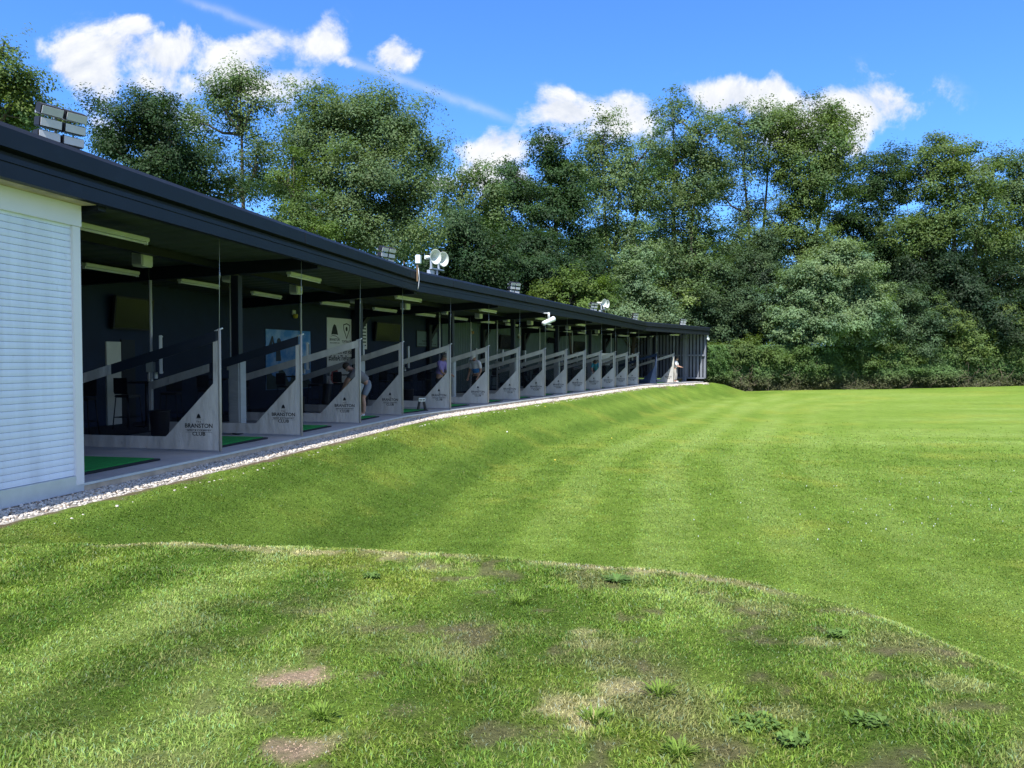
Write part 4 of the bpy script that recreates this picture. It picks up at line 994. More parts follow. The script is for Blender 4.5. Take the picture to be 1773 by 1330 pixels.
# gravel strip
mb = MB(); sweep(mb, [S0, K1, K2, KE+dC*.1], [(-.72, -.2), (-.035, -.2), (-.035, -.105), (-.58, -.118), (-.78, -.16)])
gs = mb.build('gravel_bed', mat('gravel_bed', (.24, .22, .19), .9, .35, 30, .6, 60)); tag(gs, 'bed of the white gravel strip along the bays', 'gravel', kind='structure')
def gravel():
    ph = (1+5**.5)/2; ico = np.array([(-1, ph, 0), (1, ph, 0), (-1, -ph, 0), (1, -ph, 0), (0, -1, ph), (0, 1, ph), (0, -1, -ph), (0, 1, -ph), (ph, 0, -1), (ph, 0, 1), (-ph, 0, -1), (-ph, 0, 1)])/1.9
    it = np.array([(0, 11, 5), (0, 5, 1), (0, 1, 7), (0, 7, 10), (0, 10, 11), (1, 5, 9), (5, 11, 4), (11, 10, 2), (10, 7, 6), (7, 1, 8), (3, 9, 4), (3, 4, 2), (3, 2, 6), (3, 6, 8), (3, 8, 9), (4, 9, 5), (2, 4, 11), (6, 2, 10), (8, 6, 7), (9, 8, 1)])
    pos = []; siz = []
    for (p, q, dens, s0) in ((C0-dA*2.2, K1, 1700, .0175), (K1, K2, 650, .027), (K2, KE, 400, .035)):
        d = (q-p).normalized(); L = (q-p).length; n = int(L*.55*dens)
        t = RNG.random(n)*L; w = RNG.beta(1.2, 1.3, n)*.66
        stray = RNG.random(n) < .04; w = np.where(stray, .5+RNG.random(n)*.45, w)
        z = -.112+RNG.random(n)*.02-.05*sstep(.42, .62, w)-stray*.0
        pos.append(np.stack([p.x+d.x*t-nrm(d).x*(w+.05), p.y+d.y*t-nrm(d).y*(w+.05), z], -1)); siz.append(s0*(.5+.9*RNG.random(n)))
    P = np.concatenate(pos); Sz = np.concatenate(siz); n = len(P)
    V = ico[None]*(1+RNG.normal(0, .2, (n, 12, 1)))*Sz[:, None, None]*(np.array([1, 1, .7])*(1+RNG.normal(0, .15, (n, 3))))[:, None, :]
    a = RNG.random(n)*6.28; ca, sa = np.cos(a)[:, None], np.sin(a)[:, None]
    V = np.stack([V[..., 0]*ca-V[..., 1]*sa, V[..., 0]*sa+V[..., 1]*ca, V[..., 2]], -1)+P[:, None, :]
    T = (it[None]+np.arange(n)[:, None, None]*12).reshape(-1, 3)
    g = RNG.uniform(.32, .66, (n, 1)); c = g*np.array((1, .93, .83))+0*P; br = RNG.random(n) < .08; c[br] *= np.array((.6, .5, .42))
    o = np_mesh('gravel', V.reshape(-1, 3), None, M['stone'], np.repeat(c, 12, 0), tri=T); tag(o, 'white gravel stones in the strip along the bays', 'gravel', kind='stuff')
gravel()
# ------------------------------------------------------------------ trees
def leaves_mesh(name, C, size, cols, parent, seed, flat=.35, mt=None, N=None):
    n = len(C); rg = np.random.default_rng(seed)
    nr = rg.normal(0, 1, (n, 3)); nr[:, 2] = np.abs(nr[:, 2])+flat
    if N is not None: nr = nr*.5+N
    nr /= np.linalg.norm(nr, axis=1, keepdims=True)
    a = rg.normal(0, 1, (n, 3)); a -= nr*(a*nr).sum(1, keepdims=True); a /= np.linalg.norm(a, axis=1, keepdims=True); b = np.cross(nr, a)
    s = (size*(.6+.8*rg.random(n)))[:, None]
    V = np.stack([C-a*s*.55, C+b*s*.30-a*s*.05+nr*s*.08, C+a*s*.6-nr*s*.1, C-b*s*.30-a*s*.05+nr*s*.08], 1).reshape(-1, 3)
    i = np.arange(n)*4; Q = np.stack([i, i+1, i+2, i+3], -1)
    return np_mesh(name, V, Q, mt or M['leaf'], np.repeat(cols, 4, 0), parent=parent)
SPEC = {'ash': ((.108, .168, .070), .85), 'oak': ((.040, .082, .028), 1.0), 'syc': ((.15, .225, .115), 1.0), 'dark': ((.036, .074, .030), 1.0), 'lime': ((.098, .156, .036), 1.0),
        'willow': ((.072, .122, .060), 1.0), 'olive': ((.100, .155, .045), .9), 'hedge': ((.076, .135, .045), 1.0), 'bush': ((.07, .122, .034), 1.0), 'yew': ((.026, .052, .025), 1.0)}
def crown_points(lobes, rg, cl_r, per, dens, gap=0.0):
    P = []; cc = []; cen = []; NN = []; lob = []
    for (c, r) in lobes:
        vol = r[0]*r[1]*r[2]; surf = (vol**(1/3))**2*4*math.pi
        n = max(4, int(dens*surf/(cl_r*cl_r*3.0)))
        d = rg.normal(0, 1, (n, 3)); d /= np.linalg.norm(d, axis=1, keepdims=True)
        u = rg.random((n, 1))**.42
        q = c+d*u*np.array(r)*(.84+.5*rg.random((n, 1))**1.5); cen.append(q); lob.append(d*u)
    cen = np.concatenate(cen); lob = np.concatenate(lob)
    for q, lo in zip(cen, lob):
        rr = cl_r*rg.uniform(.55, 1.35); g_ = rg.uniform(.8, 1.22); hue = rg.normal(0, 1)
        ns = max(3, int(per/22)); sub = q+rg.normal(0, .5, (ns, 3))*rr*np.array((1, 1, .6))
        k = max(6, int(per*rr*rr/(cl_r*cl_r)/ns)) 
        pts = np.repeat(sub, k, 0)+rg.normal(0, .25, (ns*k, 3))*rr*np.array((1, 1, .7)); P.append(pts); e_ = (pts-q)/rr; NN.append(np.clip(e_, -1.5, 1.5)*.75+lo*.45+np.array((0, 0, .25)))
        gs_ = np.repeat(rg.uniform(.8, 1.22, ns), k)*g_; cc.append(np.stack([gs_*(1+.07*hue), gs_*(1+.02*hue), gs_*(1-.06*hue)], -1))
    return np.concatenate(P), np.concatenate(cc), cen, np.concatenate(NN)
def hedge_y(px): return 61.0+4.5*max(0, px-1300)/490.0
def tree(name, lab, cat, sp, lobes_px, Y, trunk, seed, leaf=.2, per=150, dens=1.0, grp=None, cl=.95, tr=.26, stems=1, depth=.8, kindname='crown', bare=False):
    """lobes_px: (px, py, rx, ry, dY) ellipses of the crown at depth Y+dY; trunk: picture column of the trunk foot"""
    rg = np.random.default_rng(seed); lobes = []; leaf *= .70 if Y > 42 else .54; per *= 1 if Y > 42 else 1.5; per = int(per*2.3); dens *= 1.75
    for (px, py, rx, ry, dy) in lobes_px:
        y = Y+dy; c = W(px, py, y); s = y/FPX; lobes.append((np.array(c), (rx*s, max(rx, ry)*s*depth*.9, ry*s)))
    foot = W(trunk, 600, Y); gz = -1.0
    root = empty(name, (foot.x, foot.y, gz), 0, lab, cat, grp)
    off = np.array((foot.x, foot.y, gz))
    base, gv = SPEC[sp]
    P, cm, cen, NN = crown_points(lobes, rg, cl, per, dens)
    ok = P[:, 2] > -.9; P, cm, NN = P[ok], cm[ok], NN[ok]
    cols = np.array(base)*cm*(.86+.28*rg.random((len(P), 1)))
    # trunk and limbs
    mb = MB(); main = []
    order = sorted(lobes, key=lambda l: l[0][2])
    for s in range(stems):
        top = order[-1-(s % len(order))][0]-off; a = Vector((rg.normal(0, .25)*(stems > 1), rg.normal(0, .25)*(stems > 1), -.3))
        pts = []; N = 7
        for i in range(N):
            t = i/(N-1); q = a.lerp(Vector(top), t); w_ = math.sin(t*3.14)*.5
            q = Vector((a.x+(top[0]-a.x)*t**1.4+rg.normal(0, .16)*w_, a.y+(top[1]-a.y)*t**1.4+rg.normal(0, .16)*w_, q.z)); pts.append(q)
        R = [tr*(1-.88*(i/(N-1))**.8) for i in range(N)]; R[0] *= 1.3
        mb.tube(pts, R, 8); main += pts[2:]
    joints = list(main)
    for (c, r) in lobes:
        e = Vector(c-off); low = [p for p in main if p.z < e.z-.1] or main[:1]
        a = min(low, key=lambda p: (p-e).length+.4*abs(p.z-e.z+r[2]*1.0)); mid = a.lerp(e, .5)+Vector((rg.normal(0, .25), rg.normal(0, .25), -.12*(e-a).length+.1))
        mb.tube([a, mid, e], [tr*.36, tr*.26, tr*.13], 6); joints += [mid, a.lerp(mid, .5), mid.lerp(e, .5), e]
    J = np.array([tuple(j) for j in joints])
    sel = cen if len(cen) < 170 else cen[rg.choice(len(cen), 170, replace=False)]
    for q in sel:
        e = q-off
        dd = np.linalg.norm(J-e, axis=1)+np.where(J[:, 2] > e[2], 1.5, 0); a = J[int(dd.argmin())]
        mid = (a+e)/2+rg.normal(0, .12, 3)+np.array((0, 0, -.08)); mb.tube([tuple(a), tuple(mid), tuple(e)], [tr*.12+.008, tr*.08+.006, .006], 4, cap=False)
    t = mb.build('trunk', M['tree_bark'], root, fixn=False)
    leaves_mesh(kindname, P-off, leaf, cols, root, seed+1, N=NN)
    return root
G1 = 'tall trees behind the range'
tree('ash_tree', 'cut off tree at the far left edge above the roof', 'tree', 'olive', [(10, 150, 55, 45, 0), (50, 165, 38, 35, 0), (0, 100, 30, 26, 0), (20, 205, 60, 26, 1), (110, 205, 26, 22, 2), (-60, 140, 60, 70, 0)], 25, 0, 101, .17, 120, .7, G1, .55, .2)
tree('maple_tree', 'dark rounded tree behind the nearest roof, left of the tall airy ash', 'tree', 'dark', [(230, 230, 55, 65, 0), (265, 185, 28, 34, 0), (290, 240, 38, 60, 0), (245, 290, 75, 45, 0), (320, 290, 45, 40, 1), (195, 265, 25, 40, 1), (360, 330, 60, 50, 2)], 30, 262, 102, .17, 150, .9, G1, .65, .22)
tree('ash_tree', 'tall airy ash with bare forked trunk against the white cloud', 'tree', 'ash', [(415, 130, 42, 32, 0), (372, 165, 40, 34, 0), (440, 180, 42, 40, 0), (395, 215, 55, 38, 0), (340, 205, 32, 32, 1), (445, 250, 30, 40, 0), (350, 250, 38, 30, 1), (430, 310, 48, 36, 1), (400, 350, 60, 34, 2)], 34, 425, 103, .18, 105, .62, G1, .7, .22)
tree('ash_tree', 'broad dense tree with two rounded tops left of the horn speakers', 'tree', 'ash', [(540, 185, 52, 50, 0), (655, 190, 68, 48, 0), (700, 235, 55, 55, 0), (600, 235, 80, 60, 0), (530, 265, 50, 60, 0), (650, 300, 95, 60, -1), (560, 340, 80, 55, -1), (690, 350, 60, 60, 0), (610, 395, 120, 50, -1), (735, 255, 24, 50, 1), (490, 330, 28, 60, 1)], 38, 625, 104, .2, 150, .95, G1, .85, .33)
tree('young_tree', 'slim sapling with curved bare stem between two tall ashes', 'tree', 'lime', [(508, 275, 22, 18, 0), (485, 310, 18, 18, 0), (525, 330, 24, 24, 0), (505, 375, 36, 26, 0), (530, 400, 40, 22, 0)], 33, 512, 105, .16, 80, .6, 'smaller trees in the tree line', .5, .1)
tree('ash_tree', 'pale green airy treetop behind the horn speakers against cloud', 'tree', 'ash', [(800, 315, 42, 30, 0), (840, 325, 35, 34, 0), (770, 335, 28, 26, 1), (810, 365, 52, 34, 0), (850, 400, 50, 40, 1)], 52, 815, 106, .22, 110, .7, G1, .9, .25)
tree('oak_tree', 'dark green tree below the pale airy top right of the broad tree', 'tree', 'dark', [(790, 395, 55, 40, 0), (760, 440, 50, 45, 0), (830, 445, 65, 50, 0), (790, 490, 90, 45, 0)], 46, 795, 107, .2, 170, 1.0, G1, .85, .28)
tree('oak_tree', 'dark oak with spiky crown and a crooked bare limb', 'tree', 'oak', [(945, 260, 32, 32, 0), (885, 300, 22, 28, 0), (905, 340, 62, 40, 0), (975, 300, 42, 50, 0), (860, 380, 45, 36, 0), (960, 365, 60, 34, 0), (890, 420, 55, 40, 0), (1005, 420, 30, 50, 1)], 56, 985, 108, .22, 160, .95, G1, .9, .32)
tree('ash_tree', 'tall greyish ash right of the dark oak, many slender upright stems', 'tree', 'ash', [(1040, 255, 50, 48, 0), (1010, 310, 46, 48, 0), (1075, 310, 55, 55, 0), (1050, 380, 55, 55, 0), (1120, 260, 45, 45, 1), (1110, 350, 48, 50, 0), (1030, 440, 46, 40, 0)], 62, 1060, 109, .24, 120, .72, G1, 1.05, .3, 3)
tree('ash_tree', 'tallest pale ash in the middle of the tree line', 'tree', 'ash', [(1165, 200, 42, 34, 0), (1215, 235, 50, 44, 0), (1170, 270, 55, 50, 0), (1140, 330, 50, 50, 0), (1200, 330, 48, 60, 0), (1235, 290, 32, 44, 1), (1170, 400, 60, 60, 0), (1150, 450, 55, 50, 0), (1205, 470, 50, 50, 0), (1165, 520, 55, 45, -1)], 66, 1180, 110, .25, 125, .75, G1, 1.1, .32, 2)
tree('oak_tree', 'dense dark tree behind the middle of the roof under the oak', 'tree', 'dark', [(900, 480, 70, 45, 0), (850, 500, 50, 40, 0), (960, 490, 60, 40, 0), (1010, 490, 60, 50, 1), (930, 430, 40, 40, 1)], 50, 925, 111, .2, 170, 1.0, G1, .85, .26)
tree('sycamore_tree', 'bright low tree just above the roof beside the middle floodlight', 'tree', 'lime', [(985, 490, 38, 24, 0), (1030, 510, 34, 20, 0), (960, 515, 40, 18, 0), (1000, 535, 60, 18, 0)], 48, 990, 112, .2, 110, .8, 'smaller trees in the tree line', .65, .14)
tree('sycamore_tree', 'sycamore with drooping pale leaf layers behind the far speaker pole', 'tree', 'syc', [(1090, 490, 48, 40, 0), (1060, 535, 50, 30, 0), (1130, 530, 55, 40, 0), (1110, 440, 45, 40, 1), (1075, 560, 60, 20, 0)], 60, 1095, 113, .24, 150, .9, 'smaller trees in the tree line', .9, .22)
tree('oak_tree', 'dark ivy covered tree above the far end of the roof', 'tree', 'dark', [(1160, 480, 50, 60, 0), (1190, 420, 45, 50, 1), (1150, 550, 60, 35, 0), (1215, 530, 50, 50, 1)], 68, 1180, 114, .25, 170, 1.0, G1, 1.0, .4)
tree('ash_tree', 'tall ash with fan of bare branches right of the middle', 'tree', 'ash', [(1280, 215, 48, 36, 0), (1335, 205, 46, 34, 0), (1300, 270, 55, 46, 0), (1245, 330, 36, 40, 1), (1290, 370, 38, 36, 1), (1270, 430, 45, 40, 0), (1300, 440, 50, 50, 0), (1270, 490, 60, 40, 0)], 70, 1310, 115, .25, 115, .68, G1, 1.1, .3, 2)
tree('maple_tree', 'yellowish green tall tree with dense ivied trunk, second tall group from right', 'tree', 'olive', [(1400, 225, 62, 48, 0), (1430, 290, 48, 48, 0), (1365, 290, 52, 50, 0), (1410, 340, 62, 40, 0), (1355, 390, 46, 50, 0), (1400, 420, 55, 55, 0), (1445, 215, 28, 36, 1)], 68, 1385, 116, .25, 150, .85, G1, 1.05, .42)
tree('maple_tree', 'flat topped dark tree between the yellowish tree and the right hand ash', 'tree', 'oak', [(1530, 285, 62, 28, 0), (1500, 330, 48, 38, 0), (1560, 330, 48, 36, 0), (1520, 390, 66, 36, 0), (1475, 390, 36, 46, 1), (1540, 440, 60, 34, 1), (1500, 450, 60, 36, 0), (1530, 500, 70, 40, 0)], 72, 1520, 117, .25, 130, .75, G1, 1.05, .36)
tree('ash_tree', 'tall olive ash with sunlit forked trunk near the right edge', 'tree', 'olive', [(1650, 262, 52, 34, 0), (1610, 310, 50, 44, 0), (1670, 320, 56, 46, 0), (1640, 380, 75, 50, 0), (1590, 410, 52, 46, 0), (1700, 400, 48, 50, 0), (1720, 300, 28, 34, 1)], 68, 1650, 118, .25, 135, .8, G1, 1.05, .42, 2)
tree('ash_tree', 'tree cut off by the right edge of the picture', 'tree', 'ash', [(1765, 290, 36, 38, 0), (1760, 350, 42, 46, 0), (1800, 330, 60, 70, 0), (1755, 430, 60, 56, 0), (1830, 420, 70, 80, 0)], 70, 1785, 119, .25, 120, .72, G1, 1.05, .34)
# second row, darker, filling the middle height
G2 = 'trees in the second row behind'
for i, (px, lab) in enumerate(((700, 'dark tree deep behind the broad dense tree'), (930, 'dark tree deep behind the oak'), (1080, 'dark tree deep behind the greyish ash'), (1250, 'dark tree deep behind the fan of bare branches'), (1460, 'dark tree deep behind the yellowish tree'), (1600, 'dark tree deep behind the olive ash'), (1720, 'dark tree deep behind the right edge trees'))):
    y = 58 if px < 800 else 84
    tree('background_tree', lab, 'tree', 'dark', [(px, 440, 75, 60, 0), (px-60, 500, 60, 60, 0), (px+60, 490, 60, 60, 0), (px, 540, 110, 50, 0)], y, px, 140+i, .34, 95, .7, G2, 1.3, .4)
# shrubs in front of them
G3 = 'shrubs along the hedge'
tree('willow_shrub', 'grey green willowy shrub just right of the roof end', 'shrub', 'willow', [(1250, 500, 55, 55, 0), (1300, 470, 40, 50, 1), (1225, 560, 40, 50, 0), (1290, 540, 50, 50, 0), (1330, 430, 26, 36, 1)], 66, 1265, 160, .2, 190, 1.05, G3, .85, .2, 3)
tree('sycamore_shrub', 'large rounded sycamore bush with pale layered leaves above the hedge', 'shrub', 'syc', [(1435, 480, 72, 46, 0), (1390, 520, 55, 50, 0), (1480, 520, 60, 50, 0), (1430, 560, 95, 40, 0), (1360, 570, 38, 30, 0), (1505, 560, 36, 36, 0), (1440, 445, 40, 24, 0)], hedge_y(1435)+.9, 1435, 161, .24, 190, 1.05, G3, .8, .22, 3)
tree('ash_sapling', 'light green ash sapling with thin straight stem right of the sycamore bush', 'shrub', 'willow', [(1572, 520, 30, 30, 0), (1560, 565, 46, 36, 0), (1600, 570, 36, 36, 0), (1570, 610, 56, 30, 0)], hedge_y(1572)+1.6, 1572, 162, .2, 130, .85, G3, .7, .1)
tree('hawthorn_shrub', 'yellow green shrub right of the ash sapling', 'shrub', 'olive', [(1660, 575, 46, 40, 0), (1630, 540, 28, 30, 0), (1690, 600, 36, 40, 0), (1650, 620, 60, 30, 0)], hedge_y(1655)+1.6, 1655, 163, .2, 150, .95, G3, .75, .14, 2)
tree('hawthorn_shrub', 'rusty olive shrub at the right edge of the picture', 'shrub', 'olive', [(1740, 550, 46, 40, 0), (1775, 590, 50, 50, 0), (1720, 610, 40, 36, 0), (1810, 550, 50, 50, 0)], hedge_y(1750)+1.6, 1750, 164, .2, 150, .95, G3, .75, .14, 2)
for i, (px, py, rx, ry, lab) in enumerate(((1283, 605, 42, 30, 'bright leafy bush on top of the hedge nearest the building'), (1370, 615, 46, 28, 'bright leafy bush on the hedge under the sycamore, left'), (1450, 612, 40, 26, 'leafy bush on the hedge under the sycamore, right'), (1523, 602, 42, 32, 'yellow green leafy bush jutting from the hedge left of the sapling'))):
    tree('hedge_bush', lab, 'shrub', 'olive' if i in (0, 3) else 'bush', [(px, py+4, rx*1.1, ry*.75, 0), (px+28, py+18, rx*.9, ry*.75, 0), (px-30, py+18, rx*.9, ry*.75, 0)], hedge_y(px)+1.15, px, 170+i, .2, 150, 1.0, G3, .6, .1)
for i, (px, py, s, lab) in enumerate(((1560, 520, 70, 'dark undergrowth shrub behind the ash sapling'), (1690, 510, 80, 'dark undergrowth shrub below the olive ash'), (1330, 500, 70, 'dark undergrowth shrub left of the sycamore bush'), (1800, 500, 70, 'dark undergrowth shrub past the right edge'), (1200, 520, 60, 'dark undergrowth shrub beyond the roof end'), (1620, 470, 60, 'dark holly under the sunlit forked trunk'))):
    tree('undergrowth_shrub', lab, 'shrub', 'yew', [(px, py, s, s*.7, 0), (px-30, py+50, s, s*.7, 0), (px+40, py+60, s, s*.7, 0)], 67.5, px, 180+i, .26, 150, 1.0, 'undergrowth behind the hedge', 1.0, .16)
# the long ivy hedge
def hedge():
    rg = np.random.default_rng(77)
    A, B, C_ = W(1217, 600, 57.5), W(1262, 600, 60.6), W(1300, 600, 61.0); D_ = W(1790, 600, 65.5); E_ = (D_.x+40, D_.y+6)
    path = [(A.x+.5, A.y+.2), (B.x, B.y), (C_.x, C_.y), (D_.x, D_.y), E_]
    root = empty('ivy_hedge', (path[2][0], path[2][1], -1), 0, 'long tall ivy hedge closing the far side of the field', 'hedge')
    off = np.array((path[2][0], path[2][1], -1.0)); P = []; G = []; NH = []; core = []
    for i in range(len(path)-1):
        a, b = np.array(path[i]), np.array(path[i+1]); L = np.linalg.norm(b-a); d = (b-a)/L; n = np.array((-d[1], d[0]))
        if n[1] < 0: n = -n
        k = int(L*6500*(.4 if i == 3 else 1)); t = rg.random(k)*L; z = rg.random(k)**.9*4.3; bul = fbm(t*.45+i*30, z*.8, 7, 4)
        hgt = 3.4+.7*fbm(t*.3+i*11, t*0, 19, 3)
        keep = z < hgt; t, z, bul = t[keep], z[keep], bul[keep]; k = len(t)
        w = -.9*(bul-.5)*2.0+rg.normal(0, .14, k)+.55*(z/4.0)**1.5+.0
        p = a+d*t[:, None]+n*w[:, None]; P.append(np.column_stack([p, z-1.0]))
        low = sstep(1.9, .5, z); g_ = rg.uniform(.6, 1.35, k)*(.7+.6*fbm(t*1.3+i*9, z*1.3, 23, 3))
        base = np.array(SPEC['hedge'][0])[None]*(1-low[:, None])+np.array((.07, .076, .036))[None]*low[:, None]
        G.append(base*g_[:, None]*1.35); NH.append(np.tile(np.array((-n[0], -n[1], .55))*.9, (k, 1))+np.column_stack([np.zeros(k), np.zeros(k), 1.2*(bul-.5)]))
        core.append((a+n*1.0, b+n*1.0, n))
    P = np.concatenate(P); G = np.concatenate(G)
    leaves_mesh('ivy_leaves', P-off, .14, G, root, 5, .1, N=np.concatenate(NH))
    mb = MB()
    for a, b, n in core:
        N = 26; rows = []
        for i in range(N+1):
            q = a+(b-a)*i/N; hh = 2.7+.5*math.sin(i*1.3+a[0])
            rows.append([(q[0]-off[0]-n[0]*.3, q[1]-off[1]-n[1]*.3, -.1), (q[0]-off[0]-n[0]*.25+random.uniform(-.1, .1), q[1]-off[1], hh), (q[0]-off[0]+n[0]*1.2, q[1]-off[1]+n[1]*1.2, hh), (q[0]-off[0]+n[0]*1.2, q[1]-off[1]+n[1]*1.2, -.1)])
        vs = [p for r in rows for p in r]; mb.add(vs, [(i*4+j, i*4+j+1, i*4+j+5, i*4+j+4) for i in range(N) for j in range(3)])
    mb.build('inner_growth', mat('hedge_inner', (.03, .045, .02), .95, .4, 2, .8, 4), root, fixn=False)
    mb = MB()
    for i in range(120):
        a, b, n = core[rg.choice([1, 2, 2, 2])]; q = a+(b-a)*rg.random()-n*(1.15+.35*rg.random()); z = .1+rg.random()*1.6
        p = Vector((q[0]-off[0], q[1]-off[1], z)); pts = [p]
        for s in range(4): p = p+Vector((rg.normal(0, .25), rg.normal(0, .12), rg.normal(.1, .25))); p.z = max(p.z, .05); pts.append(p)
        mb.tube(pts, [.014, .012, .01, .008, .005], 4, cap=False)
    mb.build('bare_stems', mat('dry_stem', (.16, .13, .09), .9, .3, 5), root, fixn=False)
hedge()
# ------------------------------------------------------------------ world: sky and clouds
SUN_AZ, SUN_EL = math.radians(192), math.radians(56)
w = bpy.data.worlds.new('World'); S.world = w; w.use_nodes = True
t = w.node_tree; bg = t.nodes['Background']; out = t.nodes['World Output']
def wn(typ, ins=None, **kw):
    nd = t.nodes.new(typ)
    for k, v in kw.items(): setattr(nd, k, v)
    for k, v in (ins or {}).items():
        if hasattr(v, 'is_output'): t.links.new(v, nd.inputs[k])
        else: nd.inputs[k].default_value = v
    return nd
def MT(op, a, b=0.0, c=None):
    ins = {0: a, 1: b}
    if c is not None: ins[2] = c
    return wn('ShaderNodeMath', ins, operation=op).outputs[0]
sky = wn('ShaderNodeTexSky', sky_type='NISHITA', sun_disc=False, sun_elevation=SUN_EL, sun_rotation=SUN_AZ, altitude=80.0, air_density=1.0, dust_density=.6, ozone_density=2.2)
geo = wn('ShaderNodeTexCoord'); vec = geo.outputs['Generated']
sx = wn('ShaderNodeSeparateXYZ', {0: vec}); X, Y, Z = sx.outputs
Ys = MT('MAXIMUM', Y, .05)
U = MT('DIVIDE', X, Ys); V = MT('DIVIDE', Z, Ys)          # gnomonic coordinates about north: fixed to the sky, not to the camera
def dirn(px, py):
    r = ray(px, py); return r[0]/r[1], r[2]/r[1]
uv = wn('ShaderNodeCombineXYZ', {0: U, 1: V, 2: 0.0}).outputs[0]
wnz = wn('ShaderNodeTexNoise', {'Vector': uv, 'Scale': 8.0, 'Detail': 10.0, 'Roughness': .62, 'Distortion': .35}).outputs['Fac']
wn2 = wn('ShaderNodeTexNoise', {'Vector': uv, 'Scale': 16.0, 'Detail': 6.0, 'Roughness': .6}).outputs['Fac']
nzc = MT('ADD', MT('MULTIPLY', MT('SUBTRACT', wnz, .5), 2.1), MT('MULTIPLY', MT('SUBTRACT', wn2, .5), 1.05))
dens = None
for (px, py, rx, ry, amp) in ((320, 100, 235, 62, 1.0), (240, 45, 60, 26, .85), (150, 120, 70, 45, .95), (300, 145, 190, 50, 1.0), (470, 150, 120, 48, 1.0), (470, 90, 120, 60, .8), (555, 70, 50, 50, .75), (400, 150, 160, 45, .9), (685, 100, 50, 34, .85), (600, 110, 30, 16, .5),
                              (860, 258, 95, 42, 1.1), (1020, 200, 135, 46, 1.1), (940, 240, 80, 34, .8), (1310, 175, 120, 48, 1.1), (1490, 192, 135, 62, 1.2), (1400, 220, 140, 60, .9), (770, 320, 50, 26, .8), (1700, 290, 90, 30, .45), (860, 310, 110, 50, .8), (300, 200, 200, 60, .55), (1560, 235, 60, 30, .5)):
    u0, v0 = dirn(px, py); a, b = rx/FPX, ry/FPX
    e = MT('ADD', MT('POWER', MT('DIVIDE', MT('SUBTRACT', U, u0), a), 2.0), MT('POWER', MT('DIVIDE', MT('SUBTRACT', V, v0), b), 2.0))
    g_ = MT('MULTIPLY', MT('EXPONENT', MT('MULTIPLY', e, -1.0)), amp)
    dens = g_ if dens is None else MT('MAXIMUM', dens, g_)
body = MT('ADD', dens, MT('MULTIPLY', nzc, 1.2))
mk_ = wn('ShaderNodeMapRange', {'Value': body, 'From Min': .40, 'From Max': .92, 'To Min': 0.0, 'To Max': 1.0}, interpolation_type='SMOOTHSTEP').outputs[0]
gate = wn('ShaderNodeMapRange', {'Value': dens, 'From Min': .08, 'From Max': .35, 'To Min': 0.0, 'To Max': 1.0}, interpolation_type='SMOOTHSTEP').outputs[0]
mask = MT('MULTIPLY', mk_, gate)
# vapour trail: a thin straight band between two directions
(u1, v1), (u2, v2_) = dirn(300, -8), dirn(915, 218)
L_ = math.hypot(u2-u1, v2_-v1); tx, ty = (u2-u1)/L_, (v2_-v1)/L_
al = MT('ADD', MT('MULTIPLY', MT('SUBTRACT', U, u1), tx), MT('MULTIPLY', MT('SUBTRACT', V, v1), ty))
ac = MT('ADD', MT('MULTIPLY', MT('SUBTRACT', U, u1), -ty), MT('MULTIPLY', MT('SUBTRACT', V, v1), tx))
trail = MT('EXPONENT', MT('MULTIPLY', MT('POWER', MT('DIVIDE', MT('ADD', ac, MT('MULTIPLY', MT('SUBTRACT', wnz, .5), .03)), .0055), 2.0), -1.0))
rng_ = MT('MULTIPLY', wn('ShaderNodeMapRange', {'Value': al, 'From Min': 0.0, 'From Max': .04}).outputs[0], wn('ShaderNodeMapRange', {'Value': al, 'From Min': L_, 'From Max': L_-.05}).outputs[0])
trail = MT('MULTIPLY', MT('MULTIPLY', trail, rng_), MT('ADD', .06, MT('MULTIPLY', wnz, .42)))
mask = MT('MAXIMUM', mask, trail)
fr = MT('GREATER_THAN', Y, .06); mask = MT('MULTIPLY', mask, fr)
n3d = wn('ShaderNodeTexNoise', {'Vector': vec, 'Scale': 3.2, 'Detail': 8.0, 'Roughness': .58}).outputs['Fac']  # added cloud cover, only overhead and behind the camera, to brighten and neutralise shade
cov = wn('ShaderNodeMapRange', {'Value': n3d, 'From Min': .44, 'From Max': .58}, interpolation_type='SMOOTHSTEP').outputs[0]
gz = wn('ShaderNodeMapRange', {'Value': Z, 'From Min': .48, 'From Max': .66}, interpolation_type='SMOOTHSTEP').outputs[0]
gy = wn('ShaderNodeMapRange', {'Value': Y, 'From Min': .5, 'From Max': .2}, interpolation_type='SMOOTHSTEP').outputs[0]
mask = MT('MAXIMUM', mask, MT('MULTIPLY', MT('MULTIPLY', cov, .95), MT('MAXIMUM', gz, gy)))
uv2 = wn('ShaderNodeCombineXYZ', {0: U, 1: MT('ADD', V, .016), 2: 0.0}).outputs[0]
wup = wn('ShaderNodeTexNoise', {'Vector': uv2, 'Scale': 8.0, 'Detail': 10.0, 'Roughness': .62, 'Distortion': .35}).outputs['Fac']
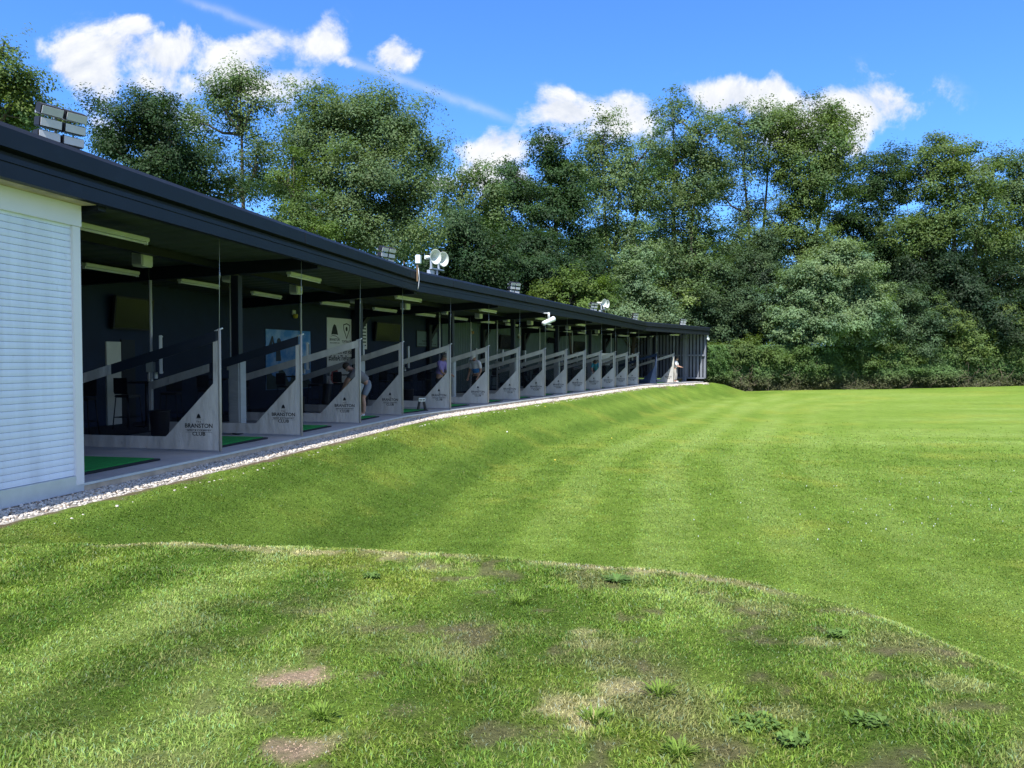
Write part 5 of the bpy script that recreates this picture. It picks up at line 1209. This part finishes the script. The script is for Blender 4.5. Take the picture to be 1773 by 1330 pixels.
shade = wn('ShaderNodeMapRange', {'Value': MT('ADD', MT('MULTIPLY', MT('SUBTRACT', wnz, wup), 3.2), MT('MULTIPLY', wn2, .3)), 'From Min': -.25, 'From Max': .45, 'To Min': .0, 'To Max': 1.0}).outputs[0]
ccol = wn('ShaderNodeMix', {'Factor': shade, 'A': (5.6, 6.3, 7.9, 1), 'B': (9.0, 9.3, 9.8, 1)}, data_type='RGBA')
ccol.inputs[0].default_value = .5; t.links.new(shade, ccol.inputs[0]); ccol.inputs[6].default_value = (2.45, 2.65, 3.05, 1); ccol.inputs[7].default_value = (3.45, 3.5, 3.6, 1)
tint = wn('ShaderNodeVectorMath', {0: sky.outputs[0], 1: (.32, .585, .99)}, operation='MULTIPLY')
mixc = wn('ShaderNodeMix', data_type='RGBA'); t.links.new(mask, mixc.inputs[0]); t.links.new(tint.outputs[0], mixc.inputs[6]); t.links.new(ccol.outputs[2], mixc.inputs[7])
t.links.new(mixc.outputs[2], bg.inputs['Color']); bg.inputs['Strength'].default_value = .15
sl = bpy.data.lights.new('sun', 'SUN'); sl.energy = 4.0; sl.angle = math.radians(.5); sl.color = (1, .95, .88)
so = bpy.data.objects.new('sun', sl); COL.objects.link(so)
dv = Vector((math.sin(SUN_AZ)*math.cos(SUN_EL), math.cos(SUN_AZ)*math.cos(SUN_EL), math.sin(SUN_EL)))
so.rotation_euler = dv.to_track_quat('Z', 'Y').to_euler(); so.location = (0, -10, 30)
# ------------------------------------------------------------------ camera and render settings
cd = bpy.data.cameras.new('camera'); cd.sensor_width = 36; cd.lens = 36*FPX/1773.0; cd.clip_end = 2000; cd.clip_start = .05
co = bpy.data.objects.new('camera', cd); COL.objects.link(co); co.location = CAM; co.rotation_euler = (math.pi/2-PITCH, 0, 0); S.camera = co
S.view_settings.view_transform = 'Standard'; S.view_settings.look = 'None'; S.view_settings.exposure = 1.0; S.view_settings.gamma = 1
S.cycles.max_bounces = 6; S.cycles.diffuse_bounces = 4; S.cycles.transparent_max_bounces = 12; S.cycles.use_denoising = True
